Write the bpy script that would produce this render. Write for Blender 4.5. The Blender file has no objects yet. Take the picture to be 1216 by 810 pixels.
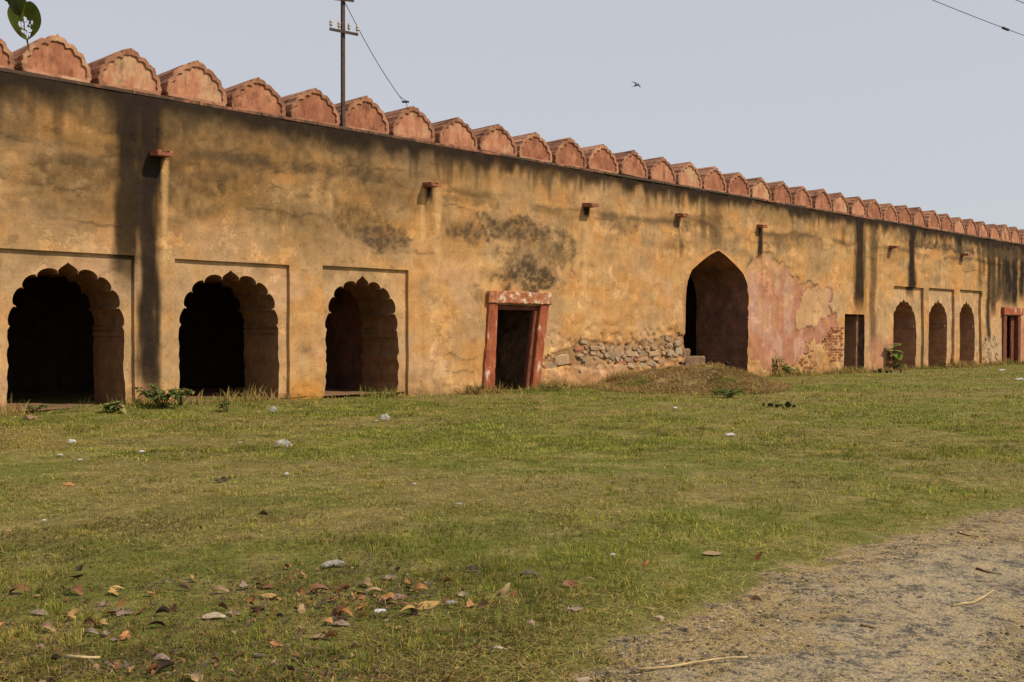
import bpy, math, random
import numpy as np
from mathutils import Vector, Matrix, Euler
random.seed(7)
RNG = np.random.default_rng(11)
S = bpy.context.scene
COL = S.collection

# ------------------------------------------------------------------ camera
F, CX, HY, EYE = 1216.0, 608.0, 399.0, 1.5
cam = bpy.data.cameras.new('camera')
cam_o = bpy.data.objects.new('camera', cam)
COL.objects.link(cam_o)
cam.sensor_width = 36.0
cam.lens = 36.0
cam.clip_start = 0.05
cam.clip_end = 3000
cam_o.location = (0, 0, EYE)
cam_o.rotation_euler = (math.radians(90) - math.atan(6 / F), 0, 0)
S.camera = cam_o

# ------------------------------------------------------------------ light
SUN_EL, SUN_AZ = math.radians(46), math.radians(110)      # azimuth from +Y towards +X
w = bpy.data.worlds.new('World')
S.world = w
w.use_nodes = True
wn = w.node_tree.nodes
bg = wn['Background']
sky = wn.new('ShaderNodeTexSky')
sky.sky_type = 'NISHITA'
sky.sun_disc = False
sky.sun_elevation = SUN_EL
sky.sun_rotation = SUN_AZ
sky.altitude = 0
sky.air_density = 1.0
sky.dust_density = 1.0
sky.ozone_density = 4.0
SKY_K = 0.12
veil = wn.new('ShaderNodeMix')                      # even winter haze veiling the whole sky
veil.data_type = 'RGBA'
veil.inputs[0].default_value = 0.80
veil.inputs[7].default_value = (0.510 / (0.80 * SKY_K), 0.510 / (0.80 * SKY_K), 0.530 / (0.80 * SKY_K), 1)
w.node_tree.links.new(sky.outputs[0], veil.inputs[6])
w.node_tree.links.new(veil.outputs[2], bg.inputs[0])
bg.inputs[1].default_value = SKY_K
sl = bpy.data.lights.new('sun', 'SUN')
sl.energy = 4.35
sl.angle = math.radians(1.2)
sl.color = (1.0, 0.875, 0.69)
so = bpy.data.objects.new('sun', sl)
COL.objects.link(so)
sdir = Vector((math.sin(SUN_AZ) * math.cos(SUN_EL), math.cos(SUN_AZ) * math.cos(SUN_EL), math.sin(SUN_EL)))
so.rotation_euler = sdir.to_track_quat('Z', 'Y').to_euler()
so.location = sdir * 50
S.view_settings.view_transform = 'Standard'
S.view_settings.look = 'None'
S.view_settings.exposure = 0.0
S.view_settings.gamma = 1.0

# ------------------------------------------------------------------ wall frame of reference
# the wall runs along D from P0; N points out of it, towards the lawn
_vp = 1850.0
D2 = np.array([_vp - CX, F]); D2 /= np.hypot(*D2)
N2 = np.array([D2[1], -D2[0]])
P0 = np.array([-CX / F, 1.0]) * (F * EYE / 98.6)
WANG = math.atan2(D2[1], D2[0])
WTOP = 6.28


def wp(x, y):
    """point (t, z) on the wall seen at photo position x, y"""
    s = (x - CX) / F
    t = (s * P0[1] - P0[0]) / (D2[0] - s * D2[1])
    return t, EYE + (HY - y) / F * (P0[1] + t * D2[1])


def gp(x, y, z=0.0):
    """point (X, Y) on level ground seen at photo position x, y"""
    Z = F * (EYE - z) / (y - HY)
    return (x - CX) / F * Z, Z


def w2xy(t, u):
    q = P0 + D2 * t - N2 * u
    return float(q[0]), float(q[1])


def xy2wall(X, Y):
    dx, dy = X - P0[0], Y - P0[1]
    return dx * D2[0] + dy * D2[1], -(dx * N2[0] + dy * N2[1])


# ------------------------------------------------------------------ numpy noise
def _h(ix, iy, seed):
    n = (ix.astype(np.int64) * 374761393 + iy.astype(np.int64) * 668265263 + seed * 974634777) & 0x7fffffff
    n = ((n ^ (n >> 13)) * 1274126177) & 0x7fffffff
    n = ((n ^ (n >> 16)) * 668265263) & 0x7fffffff
    return ((n ^ (n >> 15)) & 0xffff) / 65535.0


def vnoise(x, y, seed=0):
    x = np.asarray(x, float); y = np.asarray(y, float)
    ix = np.floor(x); iy = np.floor(y)
    fx = x - ix; fy = y - iy
    fx = fx * fx * fx * (fx * (fx * 6 - 15) + 10)
    fy = fy * fy * fy * (fy * (fy * 6 - 15) + 10)
    a = _h(ix, iy, seed); b = _h(ix + 1, iy, seed); c = _h(ix, iy + 1, seed); d = _h(ix + 1, iy + 1, seed)
    return (a + (b - a) * fx) * (1 - fy) + (c + (d - c) * fx) * fy


def fbm(x, y, seed=0, o=5, g=0.5):
    s = 0; a = 1; tot = 0
    for i in range(o):
        s = s + a * vnoise(x * 2 ** i + i * 17.3, y * 2 ** i - i * 9.1, seed + i)
        tot += a; a *= g
    return s / tot


def sm(a, b, x):
    t = np.clip((x - a) / (b - a), 0, 1)
    return t * t * (3 - 2 * t)


# ------------------------------------------------------------------ object helpers
def mesh(name, V, Fc, mat=None, parent=None, smooth=False, col=None, mats=None):
    me = bpy.data.meshes.new(name)
    if isinstance(V, np.ndarray):
        V = V.tolist()
    me.from_pydata(V, [], Fc)
    me.validate()
    if mat: me.materials.append(mat)
    if mats:
        for m in mats: me.materials.append(m)
    if smooth:
        me.polygons.foreach_set('use_smooth', [True] * len(me.polygons))
    if col is not None and len(col) == len(me.vertices):
        at = me.color_attributes.new('tint', 'FLOAT_COLOR', 'POINT')
        c = np.ones((len(col), 4), np.float32); c[:, :3] = col
        at.data.foreach_set('color', c.ravel())
    o = bpy.data.objects.new(name, me)
    COL.objects.link(o)
    if parent: o.parent = parent
    return o


def empty(name, loc=(0, 0, 0), rz=0.0, parent=None):
    o = bpy.data.objects.new(name, None)
    o.empty_display_size = 0.2
    o.location = loc
    o.rotation_euler = (0, 0, rz)
    COL.objects.link(o)
    if parent: o.parent = parent
    return o


def tag(o, label=None, cat=None, group=None, kind=None):
    if label: o['label'] = label
    if cat: o['category'] = cat
    if group: o['group'] = group
    if kind: o['kind'] = kind
    return o


class MB:
    """collects simple solids"""
    def __init__(self): self.v = []; self.f = []

    def add(self, V, Fc):
        b = len(self.v); self.v += [tuple(p) for p in V]; self.f += [tuple(i + b for i in q) for q in Fc]

    def box(self, x0, x1, y0, y1, z0, z1):
        self.add([(x0, y0, z0), (x1, y0, z0), (x1, y1, z0), (x0, y1, z0), (x0, y0, z1), (x1, y0, z1), (x1, y1, z1), (x0, y1, z1)],
                 [(0, 3, 2, 1), (4, 5, 6, 7), (0, 1, 5, 4), (1, 2, 6, 5), (2, 3, 7, 6), (3, 0, 4, 7)])

    def tube(self, pts, r, n=8, r1=None):
        pts = [Vector(p) for p in pts]; m = len(pts); rings = []
        for i, p in enumerate(pts):
            dirv = (pts[min(i + 1, m - 1)] - pts[max(i - 1, 0)]).normalized()
            a = dirv.orthogonal().normalized(); b = dirv.cross(a)
            rr = r if r1 is None else r + (r1 - r) * i / max(1, m - 1)
            rings.append([p + (a * math.cos(k * 2 * math.pi / n) + b * math.sin(k * 2 * math.pi / n)) * rr for k in range(n)])
        V = [q for rg in rings for q in rg]
        Fc = [(i * n + k, i * n + (k + 1) % n, (i + 1) * n + (k + 1) % n, (i + 1) * n + k) for i in range(m - 1) for k in range(n)]
        Fc.append(tuple(range(n))[::-1]); Fc.append(tuple((m - 1) * n + k for k in range(n)))
        self.add(V, Fc)

    def lathe(self, prof, n=10, c=(0, 0, 0)):
        V = [(c[0] + r * math.cos(k * 2 * math.pi / n), c[1] + r * math.sin(k * 2 * math.pi / n), c[2] + z) for r, z in prof for k in range(n)]
        m = len(prof)
        Fc = [(i * n + k, i * n + (k + 1) % n, (i + 1) * n + (k + 1) % n, (i + 1) * n + k) for i in range(m - 1) for k in range(n)]
        Fc.append(tuple(range(n))[::-1]); Fc.append(tuple((m - 1) * n + k for k in range(n)))
        self.add(V, Fc)

    def build(self, name, mat, parent=None, smooth=False):
        return mesh(name, self.v, self.f, mat, parent, smooth)


# ------------------------------------------------------------------ materials
def new_mat(name):
    m = bpy.data.materials.new(name); m.use_nodes = True
    nt = m.node_tree
    return m, nt, nt.nodes['Principled BSDF']


def nd(nt, typ, **kw):
    n = nt.nodes.new(typ)
    for k, v in kw.items():
        if k.startswith('i_'):
            n.inputs[k[2:].replace('_', ' ')].default_value = v
        else:
            setattr(n, k, v)
    return n


def noise_map(nt, vec, scale, lo, hi, detail=6, rough=0.6):
    n = nd(nt, 'ShaderNodeTexNoise'); n.inputs['Scale'].default_value = scale
    n.inputs['Detail'].default_value = detail; n.inputs['Roughness'].default_value = rough
    if vec is not None: nt.links.new(vec, n.inputs['Vector'])
    r = nd(nt, 'ShaderNodeMapRange'); r.inputs['From Min'].default_value = 0.3; r.inputs['From Max'].default_value = 0.7
    r.inputs['To Min'].default_value = lo; r.inputs['To Max'].default_value = hi
    nt.links.new(n.outputs['Fac'], r.inputs['Value'])
    return n, r


def mul(nt, a, b, op='MULTIPLY'):
    m = nd(nt, 'ShaderNodeMath', operation=op)
    for s, i in ((a, 0), (b, 1)):
        if isinstance(s, (int, float)): m.inputs[i].default_value = s
        else: nt.links.new(s, m.inputs[i])
    return m.outputs[0]


def plaster_mat(name, use_attr=True, base=(0.5, 0.3, 0.12), bump=0.5, var=(0.78, 1.16)):
    m, nt, b = new_mat(name)
    tc = nd(nt, 'ShaderNodeTexCoord')
    vec = tc.outputs['Object']
    n1, r1 = noise_map(nt, vec, 3.2, var[0], var[1], 8, 0.62)
    n2, r2 = noise_map(nt, vec, 17.0, 0.88, 1.1, 6, 0.6)
    n3, r3 = noise_map(nt, vec, 70.0, 0.9, 1.08, 3, 0.6)
    n4, r4 = noise_map(nt, vec, 30.0, 0.0, 1.0, 5, 0.7)
    pit = nd(nt, 'ShaderNodeMapRange'); pit.inputs['From Min'].default_value = 0.30; pit.inputs['From Max'].default_value = 0.38
    pit.inputs['To Min'].default_value = 0.68; pit.inputs['To Max'].default_value = 1.0
    nt.links.new(n4.outputs['Fac'], pit.inputs['Value'])
    k = mul(nt, mul(nt, mul(nt, r1.outputs[0], r2.outputs[0]), r3.outputs[0]), pit.outputs[0])
    flake_h = None
    if use_attr:
        def crisp(scale, a0, a1, lo, hi, zs=1.0, detail=12, rough=0.68):
            mp = nd(nt, 'ShaderNodeVectorMath', operation='MULTIPLY'); mp.inputs[1].default_value = (1, 1, zs)
            nt.links.new(vec, mp.inputs[0])
            n = nd(nt, 'ShaderNodeTexNoise'); n.inputs['Scale'].default_value = scale; n.inputs['Detail'].default_value = detail; n.inputs['Roughness'].default_value = rough
            nt.links.new(mp.outputs[0], n.inputs['Vector'])
            r = nd(nt, 'ShaderNodeMapRange'); r.inputs['From Min'].default_value = a0; r.inputs['From Max'].default_value = a1
            r.inputs['To Min'].default_value = lo; r.inputs['To Max'].default_value = hi
            nt.links.new(n.outputs['Fac'], r.inputs['Value'])
            return r.outputs[0]
        f1 = crisp(0.8, 0.565, 0.585, 0.0, 1.0)
        f2 = crisp(1.9, 0.60, 0.625, 0.0, 1.0, 1.4)
        f3 = crisp(5.0, 0.62, 0.66, 0.0, 1.0)
        v1 = crisp(5.5, 0.3, 0.7, 0.93, 1.06, 0.10, 6, 0.6)
        k = mul(nt, k, v1)
        k = mul(nt, k, mul(nt, mul(nt, f1, 0.17), 1.0, 'ADD'))
        k = mul(nt, k, mul(nt, mul(nt, f2, -0.21), 1.0, 'ADD'))
        k = mul(nt, k, mul(nt, mul(nt, f3, -0.20), 1.0, 'ADD'))
        flake_h = mul(nt, mul(nt, f1, 0.5), mul(nt, f2, 0.35), 'ADD')
    vm = nd(nt, 'ShaderNodeVectorMath', operation='SCALE')
    if use_attr:
        at = nd(nt, 'ShaderNodeAttribute', attribute_name='tint')
        nt.links.new(at.outputs['Color'], vm.inputs[0])
    else:
        vm.inputs[0].default_value = base
    nt.links.new(k, vm.inputs['Scale'])
    nt.links.new(vm.outputs[0], b.inputs['Base Color'])
    b.inputs['Roughness'].default_value = 0.95
    b.inputs['Specular IOR Level'].default_value = 0.05
    h = mul(nt, mul(nt, n1.outputs['Fac'], 0.9), mul(nt, n2.outputs['Fac'], 0.42), 'ADD')
    h = mul(nt, h, mul(nt, n3.outputs['Fac'], 0.22), 'ADD')
    if flake_h is not None: h = mul(nt, h, flake_h, 'SUBTRACT')
    bp = nd(nt, 'ShaderNodeBump'); bp.inputs['Strength'].default_value = bump; bp.inputs['Distance'].default_value = 0.022
    nt.links.new(h, bp.inputs['Height'])
    nt.links.new(bp.outputs[0], b.inputs['Normal'])
    return m


def tri_mat(name, c0, c1, scale=8.0, rough=0.9, bump=0.3, rnd=0.0, c2=None, detail=7, lohi=(0.35, 0.65), dist=0.02, zs=1.0, blot=0.0):
    """two or three colours mixed by noise in object space; rnd shifts the mix and the noise per object"""
    m, nt, b = new_mat(name)
    tc = nd(nt, 'ShaderNodeTexCoord')
    oi = nd(nt, 'ShaderNodeObjectInfo')
    off = nd(nt, 'ShaderNodeVectorMath', operation='SCALE'); off.inputs[0].default_value = (37.0, 21.0, 13.0)
    nt.links.new(oi.outputs['Random'], off.inputs['Scale'])
    mp = nd(nt, 'ShaderNodeVectorMath', operation='MULTIPLY'); mp.inputs[1].default_value = (1, 1, zs)
    nt.links.new(tc.outputs['Object'], mp.inputs[0])
    ad = nd(nt, 'ShaderNodeVectorMath', operation='ADD')
    nt.links.new(mp.outputs[0], ad.inputs[0]); nt.links.new(off.outputs[0], ad.inputs[1])
    n = nd(nt, 'ShaderNodeTexNoise'); n.inputs['Scale'].default_value = scale; n.inputs['Detail'].default_value = detail
    n.inputs['Roughness'].default_value = 0.62
    nt.links.new(ad.outputs[0], n.inputs['Vector'])
    f = n.outputs['Fac']
    if rnd:
        s = mul(nt, mul(nt, oi.outputs['Random'], 0.5, 'SUBTRACT'), rnd)
        f = mul(nt, f, s, 'ADD')
    cr = nd(nt, 'ShaderNodeValToRGB')
    cr.color_ramp.elements[0].position = lohi[0]; cr.color_ramp.elements[0].color = (*c0, 1)
    cr.color_ramp.elements[1].position = lohi[1]; cr.color_ramp.elements[1].color = (*c1, 1)
    if c2:
        e = cr.color_ramp.elements.new(min(0.98, lohi[1] + 0.12)); e.color = (*c2, 1)
    nt.links.new(f, cr.inputs[0])
    n2, r2 = noise_map(nt, ad.outputs[0], scale * 5.5, 0.82, 1.14, 4)
    fac = r2.outputs[0]
    if blot:
        nb = nd(nt, 'ShaderNodeTexNoise'); nb.inputs['Scale'].default_value = scale * 1.15; nb.inputs['Detail'].default_value = 9; nb.inputs['Roughness'].default_value = 0.7
        o2 = nd(nt, 'ShaderNodeVectorMath', operation='ADD'); o2.inputs[1].default_value = (5.3, 9.1, 2.7)
        nt.links.new(ad.outputs[0], o2.inputs[0]); nt.links.new(o2.outputs[0], nb.inputs['Vector'])
        rb = nd(nt, 'ShaderNodeMapRange'); rb.inputs['From Min'].default_value = 0.52; rb.inputs['From Max'].default_value = 0.66
        rb.inputs['To Min'].default_value = 1.0; rb.inputs['To Max'].default_value = 1.0 - blot
        nt.links.new(nb.outputs['Fac'], rb.inputs['Value'])
        fac = mul(nt, fac, rb.outputs[0])
    vm = nd(nt, 'ShaderNodeVectorMath', operation='SCALE')
    nt.links.new(cr.outputs[0], vm.inputs[0]); nt.links.new(fac, vm.inputs['Scale'])
    nt.links.new(vm.outputs[0], b.inputs['Base Color'])
    b.inputs['Roughness'].default_value = rough
    b.inputs['Specular IOR Level'].default_value = 0.2
    if bump:
        h = mul(nt, n.outputs['Fac'], mul(nt, n2.outputs['Fac'], 0.35), 'ADD')
        bp = nd(nt, 'ShaderNodeBump'); bp.inputs['Strength'].default_value = bump; bp.inputs['Distance'].default_value = dist
        nt.links.new(h, bp.inputs['Height']); nt.links.new(bp.outputs[0], b.inputs['Normal'])
    return m


def blade_mat(name, trans=0.35):
    m, nt, b = new_mat(name)
    at = nd(nt, 'ShaderNodeAttribute', attribute_name='tint')
    nt.links.new(at.outputs['Color'], b.inputs['Base Color'])
    b.inputs['Roughness'].default_value = 0.7
    b.inputs['Specular IOR Level'].default_value = 0.25
    tr = nd(nt, 'ShaderNodeBsdfTranslucent')
    nt.links.new(at.outputs['Color'], tr.inputs['Color'])
    mx = nd(nt, 'ShaderNodeMixShader'); mx.inputs[0].default_value = trans
    nt.links.new(b.outputs[0], mx.inputs[1]); nt.links.new(tr.outputs[0], mx.inputs[2])
    nt.links.new(mx.outputs[0], nt.nodes['Material Output'].inputs['Surface'])
    return m


M = {}
M['plaster'] = plaster_mat('plaster', bump=0.55)
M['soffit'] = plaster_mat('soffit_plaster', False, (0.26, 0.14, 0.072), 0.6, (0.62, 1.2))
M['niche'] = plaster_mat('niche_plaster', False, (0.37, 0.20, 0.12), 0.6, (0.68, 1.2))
M['room'] = plaster_mat('shade_dark_room_plaster', False, (0.05, 0.032, 0.02), 0.6, (0.6, 1.2))  # near-black wall colour stands in for deep shade indoors
M['floor'] = plaster_mat('dusty_floor', False, (0.22, 0.13, 0.075), 0.5)
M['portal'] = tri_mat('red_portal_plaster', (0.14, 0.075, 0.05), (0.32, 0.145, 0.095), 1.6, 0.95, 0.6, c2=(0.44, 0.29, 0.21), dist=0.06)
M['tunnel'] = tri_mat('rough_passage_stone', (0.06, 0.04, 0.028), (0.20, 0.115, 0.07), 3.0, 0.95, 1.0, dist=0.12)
M['merlon'] = tri_mat('red_merlon_plaster', (0.26, 0.120, 0.070), (0.44, 0.225, 0.130), 2.6, 0.93, 0.5, rnd=0.25, c2=(0.50, 0.31, 0.18), blot=0.6)
M['merlon_panel'] = tri_mat('red_merlon_panel', (0.27, 0.105, 0.058), (0.44, 0.195, 0.11), 3.4, 0.93, 0.4, rnd=0.30, c2=(0.47, 0.285, 0.16), zs=0.55, lohi=(.36,.60), blot=0.5)
M['coping'] = tri_mat('red_coping_stone', (0.07, 0.045, 0.03), (0.33, 0.135, 0.07), 4.0, 0.95, 0.4, rnd=0.35, lohi=(.50,.78))
M['terrace'] = tri_mat('terrace_plaster', (0.10, 0.08, 0.06), (0.22, 0.16, 0.10), 1.5, 0.95, 0.3)
M['red_stone'] = tri_mat('red_sandstone_frame', (0.24, 0.062, 0.026), (0.35, 0.10, 0.042), 4.0, 0.8, 0.35, c2=(0.62, 0.50, 0.40), lohi=(0.34, 0.57), zs=0.45, blot=0.35)
M['lintel'] = tri_mat('flaking_lintel_paint', (0.30, 0.08, 0.03), (0.40, 0.17, 0.08), 6.0, 0.85, 0.5, c2=(0.66, 0.56, 0.44), lohi=(0.37, 0.53), blot=0.35)
M['old_wood'] = tri_mat('old_red_wood', (0.10, 0.034, 0.02), (0.22, 0.07, 0.035), 9.0, 0.75, 0.2)
M['pale_wood'] = tri_mat('pale_door_board', (0.22, 0.19, 0.15), (0.36, 0.31, 0.24), 9.0, 0.8, 0.2)
M['spout'] = tri_mat('spout_stone', (0.15, 0.06, 0.035), (0.38, 0.14, 0.075), 7.0, 0.9, 0.4)
M['brick'] = tri_mat('old_brick', (0.20, 0.070, 0.035), (0.34, 0.125, 0.06), 9.0, 0.9, 0.4, rnd=0.5, c2=(0.42, 0.27, 0.16))
M['stone_grey'] = tri_mat('grey_rubble', (0.26, 0.185, 0.115), (0.44, 0.325, 0.215), 7.0, 0.9, 0.6, rnd=0.4)
M['stone_tan'] = tri_mat('tan_rubble', (0.30, 0.185, 0.10), (0.48, 0.32, 0.19), 7.0, 0.9, 0.6, rnd=0.4)
M['stone_red'] = tri_mat('red_rubble', (0.28, 0.09, 0.045), (0.40, 0.16, 0.085), 7.0, 0.9, 0.6, rnd=0.3)
M['step'] = tri_mat('step_stone', (0.10, 0.062, 0.036), (0.25, 0.16, 0.09), 4.0, 0.9, 0.5)
M['rust'] = tri_mat('rusty_steel', (0.045, 0.028, 0.024), (0.10, 0.06, 0.05), 12.0, 0.6, 0.1)
M['porcelain'] = tri_mat('dirty_porcelain', (0.30, 0.26, 0.22), (0.55, 0.52, 0.47), 20.0, 0.35, 0)
M['wire'] = tri_mat('dark_wire', (0.03, 0.03, 0.035), (0.06, 0.06, 0.065), 5.0, 0.5, 0)
M['bird'] = tri_mat('black_feathers', (0.008, 0.008, 0.012), (0.02, 0.02, 0.026), 20.0, 0.5, 0)
M['grass'] = blade_mat('grass_blades')
M['leafgreen'] = blade_mat('green_leaf', 0.4)
M['stem'] = tri_mat('green_stem', (0.06, 0.06, 0.02), (0.12, 0.10, 0.04), 20.0, 0.7, 0)
M['bark'] = tri_mat('grey_bark', (0.09, 0.07, 0.05), (0.18, 0.14, 0.10), 20.0, 0.9, 0.4)
M['paper'] = tri_mat('dirty_paper', (0.36, 0.35, 0.33), (0.58, 0.57, 0.56), 14.0, 0.7, 0.1)
M['dung'] = tri_mat('dark_dung', (0.018, 0.014, 0.010), (0.045, 0.033, 0.022), 12.0, 0.95, 0.8)
M['straw_stick'] = tri_mat('pale_reed', (0.34, 0.24, 0.11), (0.55, 0.42, 0.22), 9.0, 0.7, 0.1)
M['twig'] = tri_mat('brown_twig', (0.10, 0.06, 0.03), (0.24, 0.15, 0.07), 12.0, 0.8, 0.2)


def bag_mat():
    m, nt, b = new_mat('clear_plastic')
    b.inputs['Base Color'].default_value = (0.55, 0.54, 0.52, 1)
    b.inputs['Roughness'].default_value = 0.3
    b.inputs['Transmission Weight'].default_value = 0.35
    tr = nd(nt, 'ShaderNodeBsdfTransparent')
    mx = nd(nt, 'ShaderNodeMixShader'); mx.inputs[0].default_value = 0.42
    nt.links.new(b.outputs[0], mx.inputs[1]); nt.links.new(tr.outputs[0], mx.inputs[2])
    nt.links.new(mx.outputs[0], nt.nodes['Material Output'].inputs['Surface'])
    return m


M['bag'] = bag_mat()
M['wrapper'] = tri_mat('grey_wrapper', (0.17, 0.15, 0.12), (0.34, 0.31, 0.26), 9.0, 0.5, 0.3)

# ------------------------------------------------------------------ wall colour and relief in (t, z)
OCHRE = np.array([0.485, 0.258, 0.096]); PALE = np.array([0.52, 0.335, 0.175]); FILM = np.array([0.148, 0.088, 0.037])
BLACK = np.array([0.028, 0.019, 0.011]); PINK = np.array([0.39, 0.172, 0.110]); PINKPALE = np.array([0.48, 0.285, 0.215])
CREAM = np.array([0.58, 0.365, 0.168]); ORANGE = np.array([0.53, 0.265, 0.095]); UMBER = np.array([0.088, 0.060, 0.034])


def inpoly(T, Z, poly):
    ins = np.zeros(T.shape, bool)
    n = len(poly)
    for i in range(n):
        (x0, y0), (x1, y1) = poly[i], poly[(i + 1) % n]
        c = ((y0 > Z) != (y1 > Z)) & (T < (x1 - x0) * (Z - y0) / (y1 - y0 + 1e-12) + x0)
        ins ^= c
    return ins


def pxpoly(pts): return [wp(*p) for p in pts]


POLY_PINK = pxpoly([(889, 312), (905, 300), (925, 306), (938, 322), (950, 338), (965, 338), (985, 345), (990, 360), (984, 365), (992, 372), (996, 385), (994, 398), (982, 404),
                    (975, 412), (968, 404), (958, 404), (960, 416), (950, 420), (945, 432), (930, 438), (918, 440), (905, 432), (889, 428)])
POLY_CREAM = pxpoly([(948, 372), (952, 352), (960, 345), (972, 342), (982, 347), (984, 360), (985, 376), (975, 380), (962, 388), (952, 392), (945, 388)])
POLY_BRICKP = pxpoly([(950, 416), (962, 412), (972, 418), (972, 428), (960, 438), (948, 438)])


POLY_RUB = pxpoly([(645, 428), (652, 420), (668, 417), (684, 410), (690, 404), (708, 402), (730, 408), (750, 409), (770, 404), (790, 399), (805, 396), (813, 398), (813, 424), (796, 428), (790, 434), (765, 437), (742, 431), (722, 432), (704, 440), (690, 436), (672, 436), (656, 442), (646, 440)])


def warped(T, Z, poly, amp=0.16, sc=2.2, seed=3):
    a = (fbm(T * sc, Z * sc, seed) - 0.5) * 2 * amp * 2
    b = (fbm(T * sc + 31, Z * sc + 7, seed + 9) - 0.5) * 2 * amp * 2
    return inpoly(T + a, Z + b, poly)


def relief(T, Z):
    """offset into the wall (positive = recessed), same everywhere so that pieces meet"""
    r = (fbm(T * 0.55, Z * 0.7, 41, 3) - 0.5) * 0.10 + (fbm(T * 2.3, Z * 2.6, 47, 4) - 0.5) * 0.016
    pk = warped(T, Z, POLY_PINK).astype(float)
    cr = warped(T, Z, POLY_CREAM, 0.1).astype(float)
    r = r + 0.028 * pk * (1 - cr)
    r = r + 0.040 * warped(T, Z, POLY_RUB, 0.07, 3.0, 11).astype(float)
    # pitted plaster round the rubble and along the foot of the wall
    rub = sm(14.0, 15.0, T) * (1 - sm(20.3, 20.9, T)) * sm(0.15, 0.5, Z) * (1 - sm(1.5, 2.1, Z))
    pit = fbm(T * 6, Z * 6, 53, 3)
    r = r + rub * (sm(0.5, 0.75, pit) * 0.06)
    foot = (1 - sm(0.2, 0.9, Z)) * sm(0.42, 0.7, fbm(T * 2.2, Z * 2.2, 59, 4))
    return r + foot * 0.035


def lerp(c, k, tgt):
    return c + (tgt - c) * np.clip(k, 0, 1)[:, None]


def blob(T, Z, px, py, rx, ry, seed, sc=2.0, lo=0.35, hi=0.62):
    """soft mottled patch centred at photo position, radii in photo pixels"""
    t0, z0 = wp(px, py); t1, _ = wp(px + rx, py); t2, _ = wp(px - rx, py); _, z1 = wp(px, py - ry)
    rt = (t1 - t2) / 2; rz = abs(z1 - z0)
    q = ((T - t0) / rt) ** 2 + ((Z - z0) / rz) ** 2
    g = np.exp(-q * 1.1)
    n = fbm(T * sc, Z * sc * 1.3, seed, 6, 0.62)
    f = fbm(T * 7.5, Z * 8.5, seed + 40, 4, 0.65)
    return sm(lo, hi, g * 0.72 + (n - 0.5) * 1.1) * (0.52 + 0.48 * sm(0.36, 0.60, f)) * (q < 6)


def streak(T, Z, px, wpx, ytop, ybot, seed, soft=0.5, lean=0.0):
    t0, zt = wp(px, ytop); _, zb = wp(px, ybot); t1, _ = wp(px + wpx, ytop)
    hw = (t1 - t0) / 2
    wob = (vnoise(Z * 0.8 + seed, Z * 0 + seed, seed) - 0.5) * hw * 0.28 + (vnoise(Z * 4 + seed, Z * 0, seed + 2) - 0.5) * hw * 0.12
    dt = np.abs(T - t0 - wob - lean * (zt - Z)) / hw
    edge = 1 - sm(1 - soft, 1 + soft, dt + (fbm(T * 7, Z * 1.0, seed + 5, 4) - 0.5) * 1.0)
    fade = sm(zb - 0.2, zb + (zt - zb) * 0.20 + 0.02, Z) * (1 - sm(zt, zt + 0.08, Z))
    return edge * fade


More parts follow.
